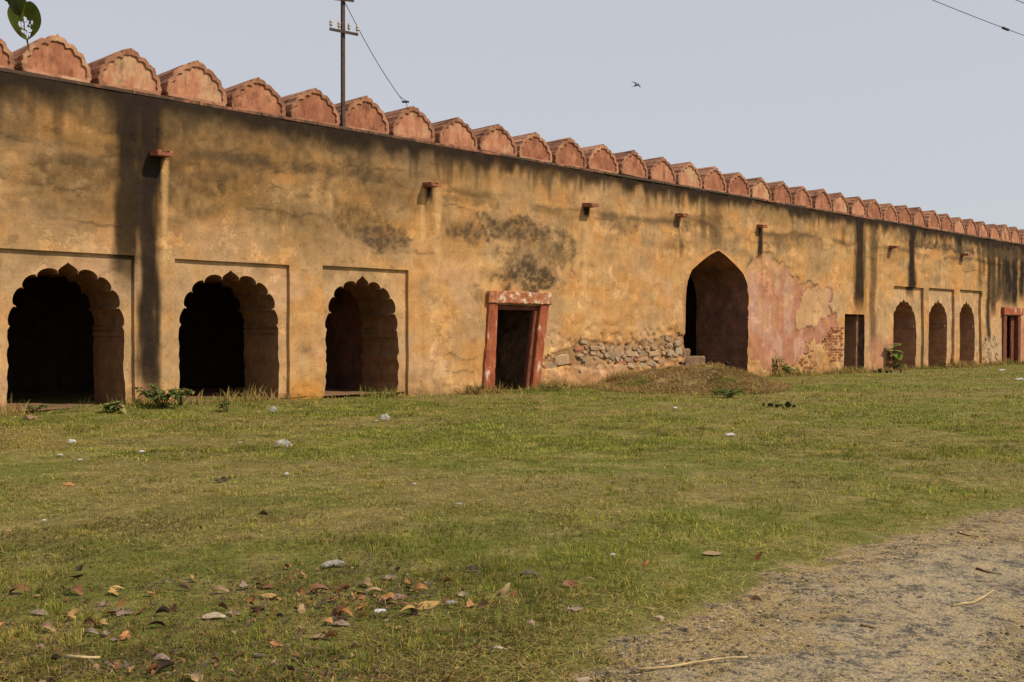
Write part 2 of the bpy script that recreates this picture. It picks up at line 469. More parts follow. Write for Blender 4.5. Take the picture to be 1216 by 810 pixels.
def wall_colour(T, Z, where='face'):
    T = np.asarray(T, float); Z = np.asarray(Z, float)
    n1 = fbm(T * 0.45, Z * 0.6, 1); n2 = fbm(T * 1.3, Z * 1.7, 2, 6); n3 = fbm(T * 5.5, Z * 4.5, 3, 5, 0.6); n4 = fbm(T * 1.0, Z * 3.2, 4, 5)
    c = np.repeat(OCHRE[None], len(T), 0)
    c = lerp(c, sm(0.42, 0.68, n2) * 0.65, CREAM)
    c = lerp(c, sm(0.5, 0.75, n1) * 0.35, ORANGE)
    if where == 'panel':
        c = lerp(c, 0.55 + 0.3 * n2 + 0.2 * (T > 30), PALE)
        c = lerp(c, sm(0.5, 0.7, fbm(T * 1.6, Z * 1.1, 15)) * 0.30, ORANGE * 0.9)
    c = lerp(c, sm(0.46, 0.66, fbm(T * 0.9, Z * 1.1, 161, 6)) * 0.6, np.array([0.36, 0.245, 0.135]))
    c = lerp(c, sm(0.50, 0.68, fbm(T * 0.7, Z * 0.8, 163, 6)) * (1 - sm(2.6, 4.2, Z)) * 0.6, np.array([0.50, 0.315, 0.185]))
    # greenish brown film, strong on the upper left
    up = sm(3.0, 4.3, Z)
    film = up * (1 - sm(7.0, 15.0, T)) * sm(0.22, 0.62, n1 * 0.45 + n2 * 0.3 + n4 * 0.35) * 1.0
    film = np.maximum(film, up * sm(9, 14, T) * sm(0.45, 0.70, n2 * 0.6 + n4 * 0.4) * 0.55)
    film = np.maximum(film, (1 - sm(7.5, 10, T)) * sm(1.2, 3.2, Z) * sm(0.48, 0.72, n2) * 0.45)
    film = np.clip(film * (0.75 + 0.9 * (n3 - 0.4)), 0, 1)
    c = lerp(c, film, FILM)
    # pale washed bands
    c = lerp(c, sm(0.58, 0.75, fbm(T * 0.8, Z * 2.6, 21)) * 0.35 * (1 - sm(0, 1, film * 2)), CREAM)
    if where == 'panel':
        c = lerp(c, (1 - sm(0.25, 0.9, np.abs(T - 2.35) / 0.5)) * sm(0.38, 0.6, n2 * 0.5 + n4 * 0.5) * sm(1.2, 2.6, Z) * 0.75, UMBER)
    # building joint about a metre below the top
    jz = 5.15 + (vnoise(T * 0.5, T * 0, 8) - 0.5) * 0.25 + (vnoise(T * 2.5, T * 0, 9) - 0.5) * 0.07
    jd = (Z - jz)
    jn = sm(0.38, 0.62, fbm(T * 0.7, Z * 3.0, 23, 5))
    c = lerp(c, np.exp(-(jd / 0.11) ** 2) * jn * 0.75, UMBER)
    for (cz_, sd_, ta_, tb_) in ((5.42, 701, -2, 12), (5.02, 702, -3, 9), (4.30, 703, -1, 7), (3.72, 704, 0, 5), (4.85, 705, 6, 20), (4.1, 706, 9, 15), (3.5, 707, 8, 12), (1.05, 708, 9, 12), (4.75, 709, 24, 36), (4.6, 710, 36, 60), (0.62, 711, 9.4, 12)):
        zc_ = cz_ + (fbm(T * 0.7, T * 0, sd_, 6, 0.6) - 0.5) * 0.55
        c = lerp(c, np.exp(-((Z - zc_) / (0.014 + 0.016 * vnoise(T * 2.5, T * 0, sd_ + 60))) ** 2) * sm(0.52, 0.66, vnoise(T * 0.9, T * 0, sd_ + 30)) * sm(ta_, ta_ + .5, T) * (1 - sm(tb_ - .5, tb_, T)) * 0.6, UMBER * 0.7)
    c = lerp(c, np.exp(-(jd / 0.30) ** 2) * jn * 0.35 * (1 - sm(13, 18, T) * 0.3), FILM)
    jz2 = 4.55 + (vnoise(T * 0.6, T * 0, 18) - 0.5) * 0.35
    c = lerp(c, np.exp(-((Z - jz2) / 0.06) ** 2) * sm(0.5, 0.66, fbm(T * 0.6, Z * 2.0, 24, 5)) * (1 - sm(11, 14, T)) * 0.6, UMBER)
    # soot and algae washed down from the parapet
    ln = 0.18 + 0.9 * sm(0.35, 0.8, vnoise(T * 2.2, T * 0, 30)) * vnoise(T * 9.0, T * 0, 31) + 0.55 * sm(0.55, 0.85, vnoise(T * 5.5, T * 0, 32))
    dpt = WTOP - Z
    drip = 1 - sm(0.35, 1.0, dpt / ln)
    band = 1 - sm(0.09, 0.50, dpt + (fbm(T * 2.5, Z * 2, 33) - 0.5) * 0.55)
    c = lerp(c, drip * 0.72, UMBER * 0.8)
    c = lerp(c, (1 - sm(0.10, 1.0, dpt + (fbm(T * 1.2, Z * 1.0, 34) - 0.5) * 0.9)) * (0.42 + 0.33 * (1 - sm(8, 16, T))), UMBER)
    c = lerp(c, band * 0.95, BLACK)
    # named streaks, and shade painted under some spouts: photo x, width, top y, bottom y
    for (px, wd, y0, y1, k, sd) in [(166, 64, 95, 200, .45, 60), (151, 27, 95, 345, .86, 61), (177, 25, 98, 520, .90, 62), (190, 7, 182, 215, .9, 60), (70, 12, 95, 170, .45, 63), (38, 9, 90, 140, .4, 64), (104, 8, 100, 135, .4, 90),
                                    (1020, 12, 258, 374, .88, 65), (1037, 8, 262, 428, .60, 66), (1083, 8, 268, 356, .93, 67), (1139, 6, 278, 304, .85, 68), (1001, 4, 256, 290, .4, 69),
                                    (1163, 5, 283, 345, .6, 70), (1174, 5, 283, 425, .85, 71), (1180, 6, 284, 380, .8, 72), (1186, 5, 285, 360, .85, 73), (1196, 10, 286, 368, .95, 74), (1205, 7, 288, 372, .95, 75),
                                    (1213, 6, 290, 360, .9, 76), (1168, 3, 284, 330, .6, 77), (903, 6, 269, 308, .9, 78), (808, 5, 268, 304, .75, 79), (510, 9, 221, 236, .95, 80), (697, 7, 247, 258, .9, 81),
                                    (850, 14, 222, 300, .42, 82), (835, 6, 224, 290, .5, 83), (690, 6, 205, 225, .6, 84), (770, 5, 218, 245, .5, 85), (1122, 5, 276, 300, .6, 86), (1098, 4, 271, 290, .5, 87), (1112, 3, 274, 292, .5, 88), (1190, 3, 285, 345, .8, 89)]:
        c = lerp(c, streak(T, Z, px, wd, y0, y1, sd) * min(1, k * 1.1), BLACK)
    # washed pale tracks under the spouts
    for (px, wd, y0, y1, sd) in [(197, 7, 192, 330, 91), (503, 5, 225, 290, 92), (520, 8, 225, 320, 93), (696, 6, 258, 350, 94), (808, 4, 260, 285, 95), (896, 4, 300, 330, 97)]:
        c = lerp(c, streak(T, Z, px, wd, y0, y1, sd) * 0.7, np.array([0.56, 0.34, 0.15]))
    # mottled lichen patches
    for (px, py, rx, ry, k, sd) in [(452, 282, 42, 21, .9, 101), (560, 276, 50, 17, .9, 102), (612, 272, 66, 19, .95, 103), (640, 300, 58, 42, .6, 104), (634, 330, 46, 32, 1.0, 105), (672, 290, 22, 26, .75, 106),
                                    (595, 325, 26, 14, .5, 107), (570, 350, 14, 14, .6, 111), (740, 268, 26, 14, .6, 108), (840, 265, 42, 22, .60, 109), (800, 290, 16, 16, .5, 110), (565, 240, 70, 8, .55, 112), (330, 195, 75, 13, .85, 113), (430, 208, 75, 13, .9, 114),
                                    (515, 350, 20, 12, .35, 115), (361, 415, 16, 14, .45, 116), (950, 290, 40, 16, .45, 117), (1185, 345, 22, 20, .85, 118), (1120, 294, 60, 8, .95, 119), (1185, 302, 45, 8, .95, 127), (1200, 300, 20, 12, .7, 120), (445, 260, 22, 8, .5, 121),
                                    (30, 165, 60, 10, .5, 122), (90, 190, 50, 10, .4, 123), (250, 210, 50, 8, .5, 124), (60, 250, 60, 14, .35, 125), (100, 270, 40, 10, .35, 126)]:
        c = lerp(c, blob(T, Z, px, py, rx, ry, sd, 2.6 if k > .5 else 1.6) * k, UMBER)
    # pink undercoat where the ochre coat has come away
    if where == 'face':
        pk = warped(T, Z, POLY_PINK); cr = warped(T, Z, POLY_CREAM, 0.1)
        pm = (pk & ~cr).astype(float) * (1 - 0.55 * sm(2.7, 3.9, Z + (fbm(T * 1.5, Z * 1.5, 137) - .5) * 1.6))
        pc = PINK + (PINKPALE - PINK) * (sm(0.45, 0.72, fbm(T * 1.4, Z * 0.9, 131))[:, None] * 0.85)
        pc = pc + (OCHRE - pc) * (sm(0.56, 0.74, fbm(T * 1.7, Z * 1.5, 133))[:, None] * 0.35)
        c = c * (1 - pm[:, None] * 0.92) + pc * pm[:, None] * 0.92
        c = lerp(c, (cr & pk) * 0.8, np.array([0.46, 0.285, 0.15]))
        c = lerp(c, warped(T, Z, POLY_BRICKP, 0.1) * sm(0.35, 0.6, n3) * 0.6, np.array([0.36, 0.15, 0.08]))
        # shadow line along the broken plaster edge, painted into the colour
        e = 0.045
        ed = (warped(T + e, Z - e, POLY_PINK) ^ pk) | (warped(T, Z - e, POLY_CREAM, 0.1) ^ cr)
        c = lerp(c, ed * sm(0.50, 0.60, fbm(T * 2.2, Z * 2.2, 135)) * 0.7, UMBER)
    # rubble zone mortar, earthy foot, splashes
    rub = sm(14.2, 15.2, T) * (1 - sm(20.5, 20.9, T)) * sm(0.45, 0.7, Z) * (1 - sm(1.3, 1.7, Z))
    c = lerp(c, rub * sm(0.4, 0.6, n3) * 0.5, np.array([0.36, 0.20, 0.10]))
    rb_ = warped(T, Z, POLY_RUB, 0.07, 3.0, 11)
    c = lerp(c, rb_ * (0.45 + 0.4 * n3), np.array([0.25, 0.15, 0.08]))
    rp = sm(14.0, 15.0, T) * (1 - sm(20.5, 21, T)) * (1 - sm(0.35, 0.7, Z))
    c = lerp(c, rp * 0.6, np.array([0.48, 0.27, 0.16]))
    ft = (1 - sm(0.05, 0.75, Z + (n2 - 0.5) * 0.9))
    c = lerp(c, ft * 0.5, np.array([0.42, 0.22, 0.085]))
    c = lerp(c, (1 - sm(0.0, 0.35, Z + (n3 - 0.5) * 0.4)) * 0.5, np.array([0.20, 0.125, 0.06]))
    c = lerp(c, sm(5.9, 6.2, T) * (1 - sm(6.9, 7.0, T)) * (1 - sm(0.4, 1.1, Z + (n2 - .5))) * 0.7, np.array([0.60, 0.27, 0.055]))
    d3 = sm(44.9, 45.6, T) * (1 - sm(47.4, 47.7, T)) * (1 - sm(1.2, 1.6, Z + (n2 - .5)))
    c = lerp(c, d3 * 0.6, np.array([0.42, 0.33, 0.22]))
    c = lerp(c, sm(50.2, 50.4, T) * (1 - sm(2.0, 2.6, Z + n2 - .5)) * 0.7, PINK)
    c = lerp(c, sm(33.2, 33.8, T) * (1 - sm(35.6, 35.7, T)) * (1 - sm(1.0, 1.6, Z + (n2 - .5) * 1.2)) * 0.6, PINK * 1.05)
    return np.clip(c, 0.015, 0.9)


# ------------------------------------------------------------------ the fort wall
fort = empty('fort_wall', (P0[0], P0[1], 0), WANG)
tag(fort, 'long stained ochre fort wall with cusped arches and red scalloped merlons', 'fort wall')
T0, T1 = -14.0, 78.0
# openings: rectangle hole (t0, t1, ztop), sunk depth of its panel
PAN = 0.075
RECTS = {
    'arch0': (-3.60, -0.95, 3.09), 'arch1': (-0.04, 2.50, 3.09), 'arch2': (3.35, 6.04, 3.075), 'arch3': (6.93, 9.395, 3.11),
    'door1': (11.6, 14.6, 2.80), 'portal': (20.2, 24.9, 4.75), 'door2': (30.9, 33.2, 2.6),
    'arch4': (35.58, 38.55, 3.63), 'arch5': (39.05, 41.80, 3.66), 'arch6': (42.40, 45.05, 3.69), 'door3': (47.3, 50.4, 3.1)}
ts = set()
for a, b, st in ((T0, -1.0, 0.2), (-1.0, 12.5, 0.04), (12.5, 24.3, 0.05), (24.3, 33.2, 0.035), (33.2, 53.0, 0.07), (53.0, T1, 0.4)):
    ts |= set(np.round(np.arange(a, b, st), 3))
ts |= {T1}
zs = set(np.round(np.arange(-0.15, WTOP, 0.045), 3)) | {WTOP}
for (a, b, zt) in RECTS.values():
    for q in (a, b):
        ts = {x for x in ts if abs(x - q) > 0.012} | {q}
    zs = {x for x in zs if abs(x - zt) > 0.008} | {zt}
ts = np.array(sorted(ts)); zs = np.array(sorted(zs))
nt_, nz_ = len(ts), len(zs)
TT, ZZ = np.meshgrid(ts, zs, indexing='ij')
ct = (ts[:-1] + ts[1:]) / 2; cz = (zs[:-1] + zs[1:]) / 2
keep = np.ones((nt_ - 1, nz_ - 1), bool)
for (a, b, zt) in RECTS.values():
    keep[np.ix_((ct > a) & (ct < b), cz < zt)] = False
ii, jj = np.nonzero(keep)
q = np.stack([ii * nz_ + jj, (ii + 1) * nz_ + jj, (ii + 1) * nz_ + jj + 1, ii * nz_ + jj + 1], 1)
used = np.unique(q); remap = -np.ones(nt_ * nz_, int); remap[used] = np.arange(len(used))
Tv = TT.ravel()[used]; Zv = ZZ.ravel()[used]
mesh('plaster_face', np.stack([Tv, relief(Tv, Zv), Zv], 1), remap[q].tolist(), M['plaster'], fort, True, wall_colour(Tv, Zv))


def strip(name, P, Q, mat, where='face', parent=fort):
    """faces between two equal polylines of (t, u, z) points"""
    n = len(P)
    V = np.array(list(P) + list(Q))
    f = [(i, i + 1, n + i + 1, n + i) for i in range(n - 1)]
    return V, f


def patch(curve, rect, cen, loops=26, depth=0.0, zb=-0.15, bulge=0.0):
    """surface between an opening's outline (from bottom left round to bottom right) and its rectangle"""
    a, b, zt = rect
    tc, zc = cen
    inner = np.array(curve, float)
    outer = []
    for (t, z) in inner:
        if z <= zc:
            outer.append((a if t < tc else b, z)); continue
        dx, dz = t - tc, z - zc
        ks = []
        if dx < -1e-6: ks.append((a - tc) / dx)
        if dx > 1e-6: ks.append((b - tc) / dx)
        if dz > 1e-6: ks.append((zt - zc) / dz)
        k = min(x for x in ks if x > 0)
        outer.append((tc + dx * k, zc + dz * k))
    outer = np.array(outer)
    for cpt in ((a, zt), (b, zt)):
        j = np.argmin(np.hypot(outer[:, 0] - cpt[0], outer[:, 1] - cpt[1])); outer[j] = cpt
    n = len(inner)
    Ts, Zs_, U = [], [], []
    for i in range(loops + 1):
        s = i / loops
        p = inner * (1 - s) + outer * s
        Ts.append(p[:, 0]); Zs_.append(p[:, 1])
    Tp = np.concatenate(Ts); Zp = np.concatenate(Zs_)
    Up = relief(Tp, Zp) + depth
    f = [(i * n + k, i * n + k + 1, (i + 1) * n + k + 1, (i + 1) * n + k) for i in range(loops) for k in range(n - 1)]
    return np.stack([Tp, Up, Zp], 1), f, inner, outer


def rough_edge(curve, amp, seed):
    c = np.array(curve)
    k = (fbm(c[:, 1] * 5 + c[:, 0], c[:, 0] * 3, seed, 4) - 0.5) * 2 * amp
    lo = 1 - sm(1.2, 1.9, c[:, 1])
    c[:, 0] += k * (0.25 + lo)
    return c


def cusped(t0, t1, zs0, crown, lobes=4, tip=0.12, zb=-0.15, ogee=False):
    """outline of a many foiled arch: straight jambs, impost nick, then lobes up to an ogee tip"""
    tc = (t0 + t1) / 2; hw = (t1 - t0) / 2
    pts = []
    for z in np.linspace(zb, zs0 - 0.06, 24): pts.append((-hw, z))
    pts.append((-hw, zs0))
    R = crown - zs0
    if not ogee:
        kx = [(-0.956, 0.075), (-0.853, 0.340), (-0.735, 0.600), (-0.500, 0.768), (-0.169, 0.824)]
        bl = [0.24, 0.36, 0.37, 0.37]
    else:
        kx = [(-0.985, 0.05), (-0.94, 0.29), (-0.72, 0.545), (-0.44, 0.735), (-0.17, 0.835)]
        bl = [0.10, 0.20, 0.26, 0.30]
    knots = [(hw * a_, zs0 + R * b_) for a_, b_ in kx]
    for (p, q2, bul) in zip(knots[:-1], knots[1:], bl):
        p = np.array(p); q2 = np.array(q2); c = q2 - p; L = np.hypot(*c)
        nrm = np.array([-c[1], c[0]]) / L
        for s in np.linspace(0, math.pi, 11)[:-1]:
            along = 0.5 - 0.5 * math.cos(s) * 1.10
            pts.append(tuple(p + c * along + nrm * math.sin(s) * L * bul))
    k = np.array(knots[-1])
    # crown lobe with its pointed tip
    top = crown
    for s in np.linspace(0, 1, 10):
        x = k[0] * (1 - s) - (0.30 if not ogee else 0.05) * abs(k[0]) * math.sin(math.pi * s ** 0.75) * (1 - s)
        z = k[1] + (top - tip * 0.5 - k[1]) * math.sin(s * math.pi / 2) ** 0.85 + tip * 0.5 * s ** 5
        pts.append((x, z))
    left = [(tc + x, z) for x, z in pts]
    right = [(tc - x, z) for x, z in pts[:-1]][::-1]
    return left + right


def extrude(outline, u0s, u1, loops, ring_noise=0.02, seed=5, zf=None):
    """reveal / soffit running into the wall from an outline"""
    o = np.array(outline); n = len(o)
    V = [];
    for i in range(loops + 1):
        s = i / loops
        u = u0s * (1 - s) + u1 * s
        t = o[:, 0].copy(); z = o[:, 1].copy()
        if 0 < i:
            t = t + (fbm(u * 2.2 + 3, o[:, 1] * 2.2, seed) - 0.5) * ring_noise
        V.append(np.stack([t, u, z], 1))
    V = np.concatenate(V)
    f = [(i * n + k + 1, i * n + k, (i + 1) * n + k, (i + 1) * n + k + 1) for i in range(loops) for k in range(n - 1)]
    return V, f


def add_panel(rect, sunk, inner_rect_outer):
    pass


THICK = 1.55
ARCH = {  # t0, t1, springing, crown, lobes, tip, ogee
    'arch0': (-3.40, -1.15, 1.62, 2.88, 4, 0.10, False),
    'arch1': (0.155, 2.325, 1.60, 2.90, 4, 0.10, False), 'arch2': (3.485, 5.805, 1.66, 2.90, 4, 0.11, False), 'arch3': (7.03, 9.12, 1.57, 2.93, 4, 0.12, False),
    'arch4': (35.72, 37.98, 1.93, 3.13, 4, 0.16, True), 'arch5': (39.18, 41.25, 1.97, 3.16, 4, 0.16, True), 'arch6': (42.52, 44.50, 1.97, 3.19, 4, 0.16, True)}
LBL = {'arch1': 'cusped arch at the left edge, beside the broad black stain', 'arch2': 'widest cusped arch, right of the broad black stain', 'arch3': 'cusped arch with crumbling right jamb',
       'arch4': 'far niche under a black drip', 'arch5': 'middle one of the far niches', 'arch6': 'far niche with red brick at its foot'}
for key, (a, b, zs0, cr, lb, tip, og) in ARCH.items():
    rect = RECTS[key]
    sunk = PAN if not og else 0.11
    cur = cusped(a, b, zs0, cr, lb, tip, -0.15, og)
    cur = rough_edge(cur, 0.030 if key != 'arch3' else 0.06, 200 + len(key) + int(a))
    if key == 'arch3':      # the right jamb of this arch has crumbled
        m_ = (cur[:, 0] > 8.9) & (cur[:, 1] < 1.25)
        cur[m_, 0] += (fbm(cur[m_, 1] * 6, cur[m_, 1] * 2, 77) - 0.35) * 0.10
    V, f, inn, out = patch(cur, rect, ((a + b) / 2, zs0), 22, sunk)
    colr = wall_colour(V[:, 0], V[:, 2], 'panel')
    # reveal of the sunk panel
    nV = len(V)
    per = [(rect[0], z) for z in np.linspace(-0.15, rect[2], 40)] + [(t, rect[2]) for t in np.linspace(rect[0], rect[1], 40)[1:]] + [(rect[1], z) for z in np.linspace(rect[2], -0.15, 40)[1:]]
    per = np.array(per)
    rl = relief(per[:, 0], per[:, 1])
    R = np.concatenate([np.stack([per[:, 0], rl - 0.001, per[:, 1]], 1), np.stack([per[:, 0], rl + sunk + 0.004, per[:, 1]], 1)])
    m2 = len(per)
    f2 = [(nV + i, nV + i + 1, nV + m2 + i + 1, nV + m2 + i) for i in range(m2 - 1)]
    rc = wall_colour(R[:, 0], R[:, 2])
    pnl = mesh('arch_panel', np.concatenate([V, R]), f + f2, M['plaster'], fort, False, np.concatenate([colr, rc]))
    if key in LBL: pnl['label'] = LBL[key]
    u0 = relief(inn[:, 0], inn[:, 1]) + sunk
    Vs, fs = extrude(inn, u0, THICK, 10, 0.05, 300 + int(a))
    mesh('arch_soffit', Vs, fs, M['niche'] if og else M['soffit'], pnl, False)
    if og:
        mb = MB()      # impost line and back of the far niches
        mb.v = [(a - .3, THICK, -.15), (b + .3, THICK, -.15), (b + .3, THICK, cr + .3), (a - .3, THICK, cr + .3)]; mb.f = [(0, 1, 2, 3)]
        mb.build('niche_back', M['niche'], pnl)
        mb = MB(); mb.box(b - 0.09, b + 0.05, sunk + 0.08, THICK, zs0 - 0.06, zs0 + 0.03); mb.build('impost', M['niche'], pnl)
    else:
        mb = MB(); mb.box(b - 0.035, b + 0.05, sunk + 0.12, THICK - 0.02, zs0 - 0.10, zs0 - 0.02); mb.box(a - 0.05, a + 0.035, sunk + 0.12, THICK - 0.02, zs0 - 0.10, zs0 - 0.02); mb.build('impost', M['soffit'], pnl)

# big pointed portal
tc_p = 22.58; hwp = 1.80


def pointed(t0, t1, zsp, crown, zb=-0.15):
    tc = (t0 + t1) / 2; hw = (t1 - t0) / 2
    pts = [(-hw, z) for z in np.linspace(zb, zsp, 40)]
    for s in np.linspace(0, 1, 26)[1:]:
        if s < 0.5:
            a = s / 0.5 * 1.1
            x = -hw + (1 - math.cos(a)) * hw * 0.37; z = zsp + math.sin(a) * 1.04
            lx, lz = x, z
        else:
            k = (s - 0.5) / 0.5
            x = lx * (1 - k); z = lz + (crown - lz) * (0.42 * math.sin(k * math.pi / 2) + 0.58 * k)
        pts.append((x, z))
    return [(tc + x, z) for x, z in pts] + [(tc - x, z) for x, z in pts[:-1]][::-1]


cur = rough_edge(pointed(20.75, 24.40, 2.75, 4.36), 0.05, 231)
V, f, inn, out = patch(cur, RECTS['portal'], (tc_p, 2.75), 16, 0.0)
cP = wall_colour(V[:, 0], V[:, 2])
dd = np.tile(np.linspace(0, 1, 17)[:, None], (1, len(inn))).ravel()
cP = lerp(cP, (1 - sm(0.10, 0.22, dd + (fbm(V[:, 0] * 2, V[:, 2] * 2, 71) - .5) * .12)) * sm(1.0, 2.0, V[:, 2]) * 0.7, ORANGE * 0.95)
V[:, 1] -= (1 - sm(0.0, 0.16, dd)) * 0.035 * sm(1.2, 2.2, V[:, 2])      # raised rim round the arch
portal = mesh('portal_arch', V, f, M['plaster'], fort, False, cP)
portal['label'] = 'large pointed arch with steps inside, beside the pink plaster'
u0 = V[:len(inn), 1]
Vs, fs = extrude(inn, u0, 2.15, 16, 0.10, 400)
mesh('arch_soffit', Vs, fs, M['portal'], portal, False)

# leaning sandstone door
dcur = [(12.30 - 0.12 * (1 - z / 2.33), z) for z in np.linspace(-0.15, 2.33, 40)] + [(t, 2.33) for t in np.linspace(12.30, 14.02, 30)[1:-1]] + [(14.02 - 0.30 * (1 - z / 2.33), z) for z in np.linspace(2.33, -0.15, 40)]
V, f, inn, out = patch(dcur, RECTS['door1'], (13.1, 1.6), 14, 0.0)
doorway = mesh('doorway', V, f, M['plaster'], fort, False, wall_colour(V[:, 0], V[:, 2]))
doorway['label'] = 'doorway in a leaning red sandstone frame'
Vs, fs = extrude(inn, np.full(len(inn), 0.06), 1.7, 14, 0.16, 410)
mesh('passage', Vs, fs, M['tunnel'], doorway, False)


def beam(quad, u0, u1, name, mat, parent, nseg=14, amp=0.012, seed=0):
    """a worn beam: quad = 4 (t, z) corners bottom left, bottom right, top right, top left"""
    q = np.array(quad, float)
    long_v = np.hypot(*(q[3] - q[0])) > np.hypot(*(q[1] - q[0]))
    V = []; n = nseg
    for i in range(n + 1):
        s = i / n
        if long_v: l = q[0] * (1 - s) + q[3] * s; r = q[1] * (1 - s) + q[2] * s
        else: l = q[0] * (1 - s) + q[1] * s; r = q[3] * (1 - s) + q[2] * s
        jit = lambda: (random.random() - 0.5) * 2 * amp
        bv = 0.02
        dirv = (r - l) / np.hypot(*(r - l))
        prof = [(l + dirv * bv, u0), (r - dirv * bv, u0), (r, u0 + bv), (r, u1), (l, u1), (l, u0 + bv)]
        for p, u in prof: V.append((p[0] + jit(), u + jit() * 0.6, p[1] + jit()))
    k = 6
    Fc = [(i * k + j, i * k + (j + 1) % k, (i + 1) * k + (j + 1) % k, (i + 1) * k + j) for i in range(n) for j in range(k)]
    Fc += [tuple(range(k))[::-1], tuple(n * k + j for j in range(k))]
    return mesh(name, V, Fc, mat, parent, False)


frame = empty('door_frame', (0, 0, 0), 0, fort)
beam([(11.83, -.1), (12.23, -.1), (12.37, 2.36), (12.02, 2.36)], -0.075, 0.30, 'post', M['red_stone'], frame, seed=1)
beam([(13.64, -.1), (13.92, -.1), (14.33, 2.36), (13.99, 2.36)], -0.075, 0.30, 'post', M['red_stone'], frame, seed=2)
beam([(11.99, 2.365), (14.36, 2.365), (14.35, 2.69), (12.0, 2.70)], -0.13, 0.28, 'lintel', M['lintel'], frame, 18, 0.016)
inner = empty('inner_frame', (0, 0, 0), 0, frame)
inner_m = [beam([(12.36, 2.20), (13.96, 2.20), (13.98, 2.33), (12.36, 2.33)], 0.03, 0.14, 'head', M['old_wood'], frame, 6, 0.006),
           beam([(13.50, -.1), (13.62, -.1), (13.965, 2.195), (13.83, 2.195)], 0.03, 0.16, 'jamb', M['old_wood'], frame, 8, 0.006),
           beam([(12.235, -.1), (12.30, -.1), (12.44, 2.195), (12.375, 2.195)], 0.03, 0.16, 'jamb', M['old_wood'], frame, 8, 0.006)]
bpy.data.objects.remove(inner)

# plain doorway with bricks beside it
dcur = [(31.20 + 0.10 * z / 2.36, z) for z in np.linspace(-0.15, 2.37, 30)] + [(t, 2.37) for t in np.linspace(31.30, 33.0, 20)[1:-1]] + [(33.0 - 0.08 * (1 - z / 2.36), z) for z in np.linspace(2.37, -0.15, 30)]
dcur = rough_edge(dcur, 0.03, 250)
V, f, inn, out = patch(dcur, RECTS['door2'], (32.1, 1.5), 8, 0.0)
d2 = mesh('doorway', V, f, M['plaster'], fort, False, wall_colour(V[:, 0], V[:, 2]))
d2['label'] = 'plain narrow doorway beside the exposed red bricks'
Vs, fs = extrude(inn, relief(inn[:, 0], inn[:, 1]), 1.2, 8, 0.10, 420)
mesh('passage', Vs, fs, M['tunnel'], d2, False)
beam([(32.78, -.1), (33.0, -.1), (33.02, 2.34), (32.80, 2.34)], 0.26, 1.25, 'inner_jamb', M['niche'], d2, 12, 0.02)

# far red door
dcur = [(48.05, z) for z in np.linspace(-0.15, 2.55, 24)] + [(t, 2.55) for t in np.linspace(48.05, 49.75, 16)[1:-1]] + [(49.75, z) for z in np.linspace(2.55, -0.15, 24)]
V, f, inn, out = patch(dcur, RECTS['door3'], (48.9, 1.5), 8, 0.0)
d3 = mesh('doorway', V, f, M['plaster'], fort, False, wall_colour(V[:, 0], V[:, 2]))
d3['label'] = 'far doorway in a dark red frame under black soot'
Vs, fs = extrude(inn, np.full(len(inn), 0.05), 1.2, 6, 0.06, 430)
mesh('passage', Vs, fs, M['tunnel'], d3, False)
fr3 = empty('door_frame', (0, 0, 0), 0, fort)
beam([(47.62, -.1), (48.06, -.1), (48.12, 2.57), (47.72, 2.57)], -0.08, 0.3, 'post', M['old_wood'], fr3)
beam([(49.66, -.1), (50.02, -.1), (50.08, 2.57), (49.72, 2.57)], -0.08, 0.3, 'post', M['old_wood'], fr3)
beam([(47.6, 2.575), (50.25, 2.575), (50.25, 2.95), (47.6, 2.95)], -0.14, 0.3, 'lintel', M['red_stone'], fr3, 12, 0.012)
beam([(48.12, -.1), (48.26, -.1), (48.30, 2.5), (48.16, 2.5)], 0.0, 0.1, 'jamb', M['pale_wood'], fr3, 6, 0.006)
beam([(49.2, -.1), (49.64, -.1), (49.66, 2.5), (49.24, 2.5)], 0.12, 0.2, 'door_leaf', M['old_wood'], fr3, 6, 0.006)

# rooms behind: closed boxes seen from inside


def room(t0, t1, u0, u1, z0, z1, mat, name='inner_room'):
    V = [(t0, u0, z0), (t1, u0, z0), (t1, u1, z0), (t0, u1, z0), (t0, u0, z1), (t1, u0, z1), (t1, u1, z1), (t0, u1, z1)]
    return mesh(name, V, [(0, 1, 2, 3), (7, 6, 5, 4), (2, 6, 7, 3), (1, 5, 6, 2), (0, 3, 7, 4)], mat, fort)


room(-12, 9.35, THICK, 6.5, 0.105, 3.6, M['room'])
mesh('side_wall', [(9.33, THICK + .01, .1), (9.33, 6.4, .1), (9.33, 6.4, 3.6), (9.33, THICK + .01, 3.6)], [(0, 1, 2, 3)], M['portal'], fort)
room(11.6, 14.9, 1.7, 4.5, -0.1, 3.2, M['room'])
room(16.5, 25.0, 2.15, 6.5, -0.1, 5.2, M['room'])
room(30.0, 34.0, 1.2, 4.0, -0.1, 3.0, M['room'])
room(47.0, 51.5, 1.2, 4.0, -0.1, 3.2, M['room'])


def slab(t0, t1, u0, u1, z, name, mat, n=30, amp=0.03, seed=1):
    a = np.linspace(t0, t1, n); b = np.linspace(u0, u1, 14)
    A, B = np.meshgrid(a, b, indexing='ij')
    Zz = z + (fbm(A * 1.7, B * 1.7, seed) - 0.5) * amp
    V = np.stack([A.ravel(), B.ravel(), Zz.ravel()], 1)
    m_ = len(b)
    return mesh(name, V, [(i * m_ + j, (i + 1) * m_ + j, (i + 1) * m_ + j + 1, i * m_ + j + 1) for i in range(n - 1) for j in range(m_ - 1)], mat, fort, True)


slab(-4.0, 9.34, 0.02, 5.0, 0.13, 'room_floor', M['floor'], 90, 0.05)
slab(20.6, 24.6, 0.0, 3.0, 0.06, 'room_floor', M['floor'], 30, 0.06)
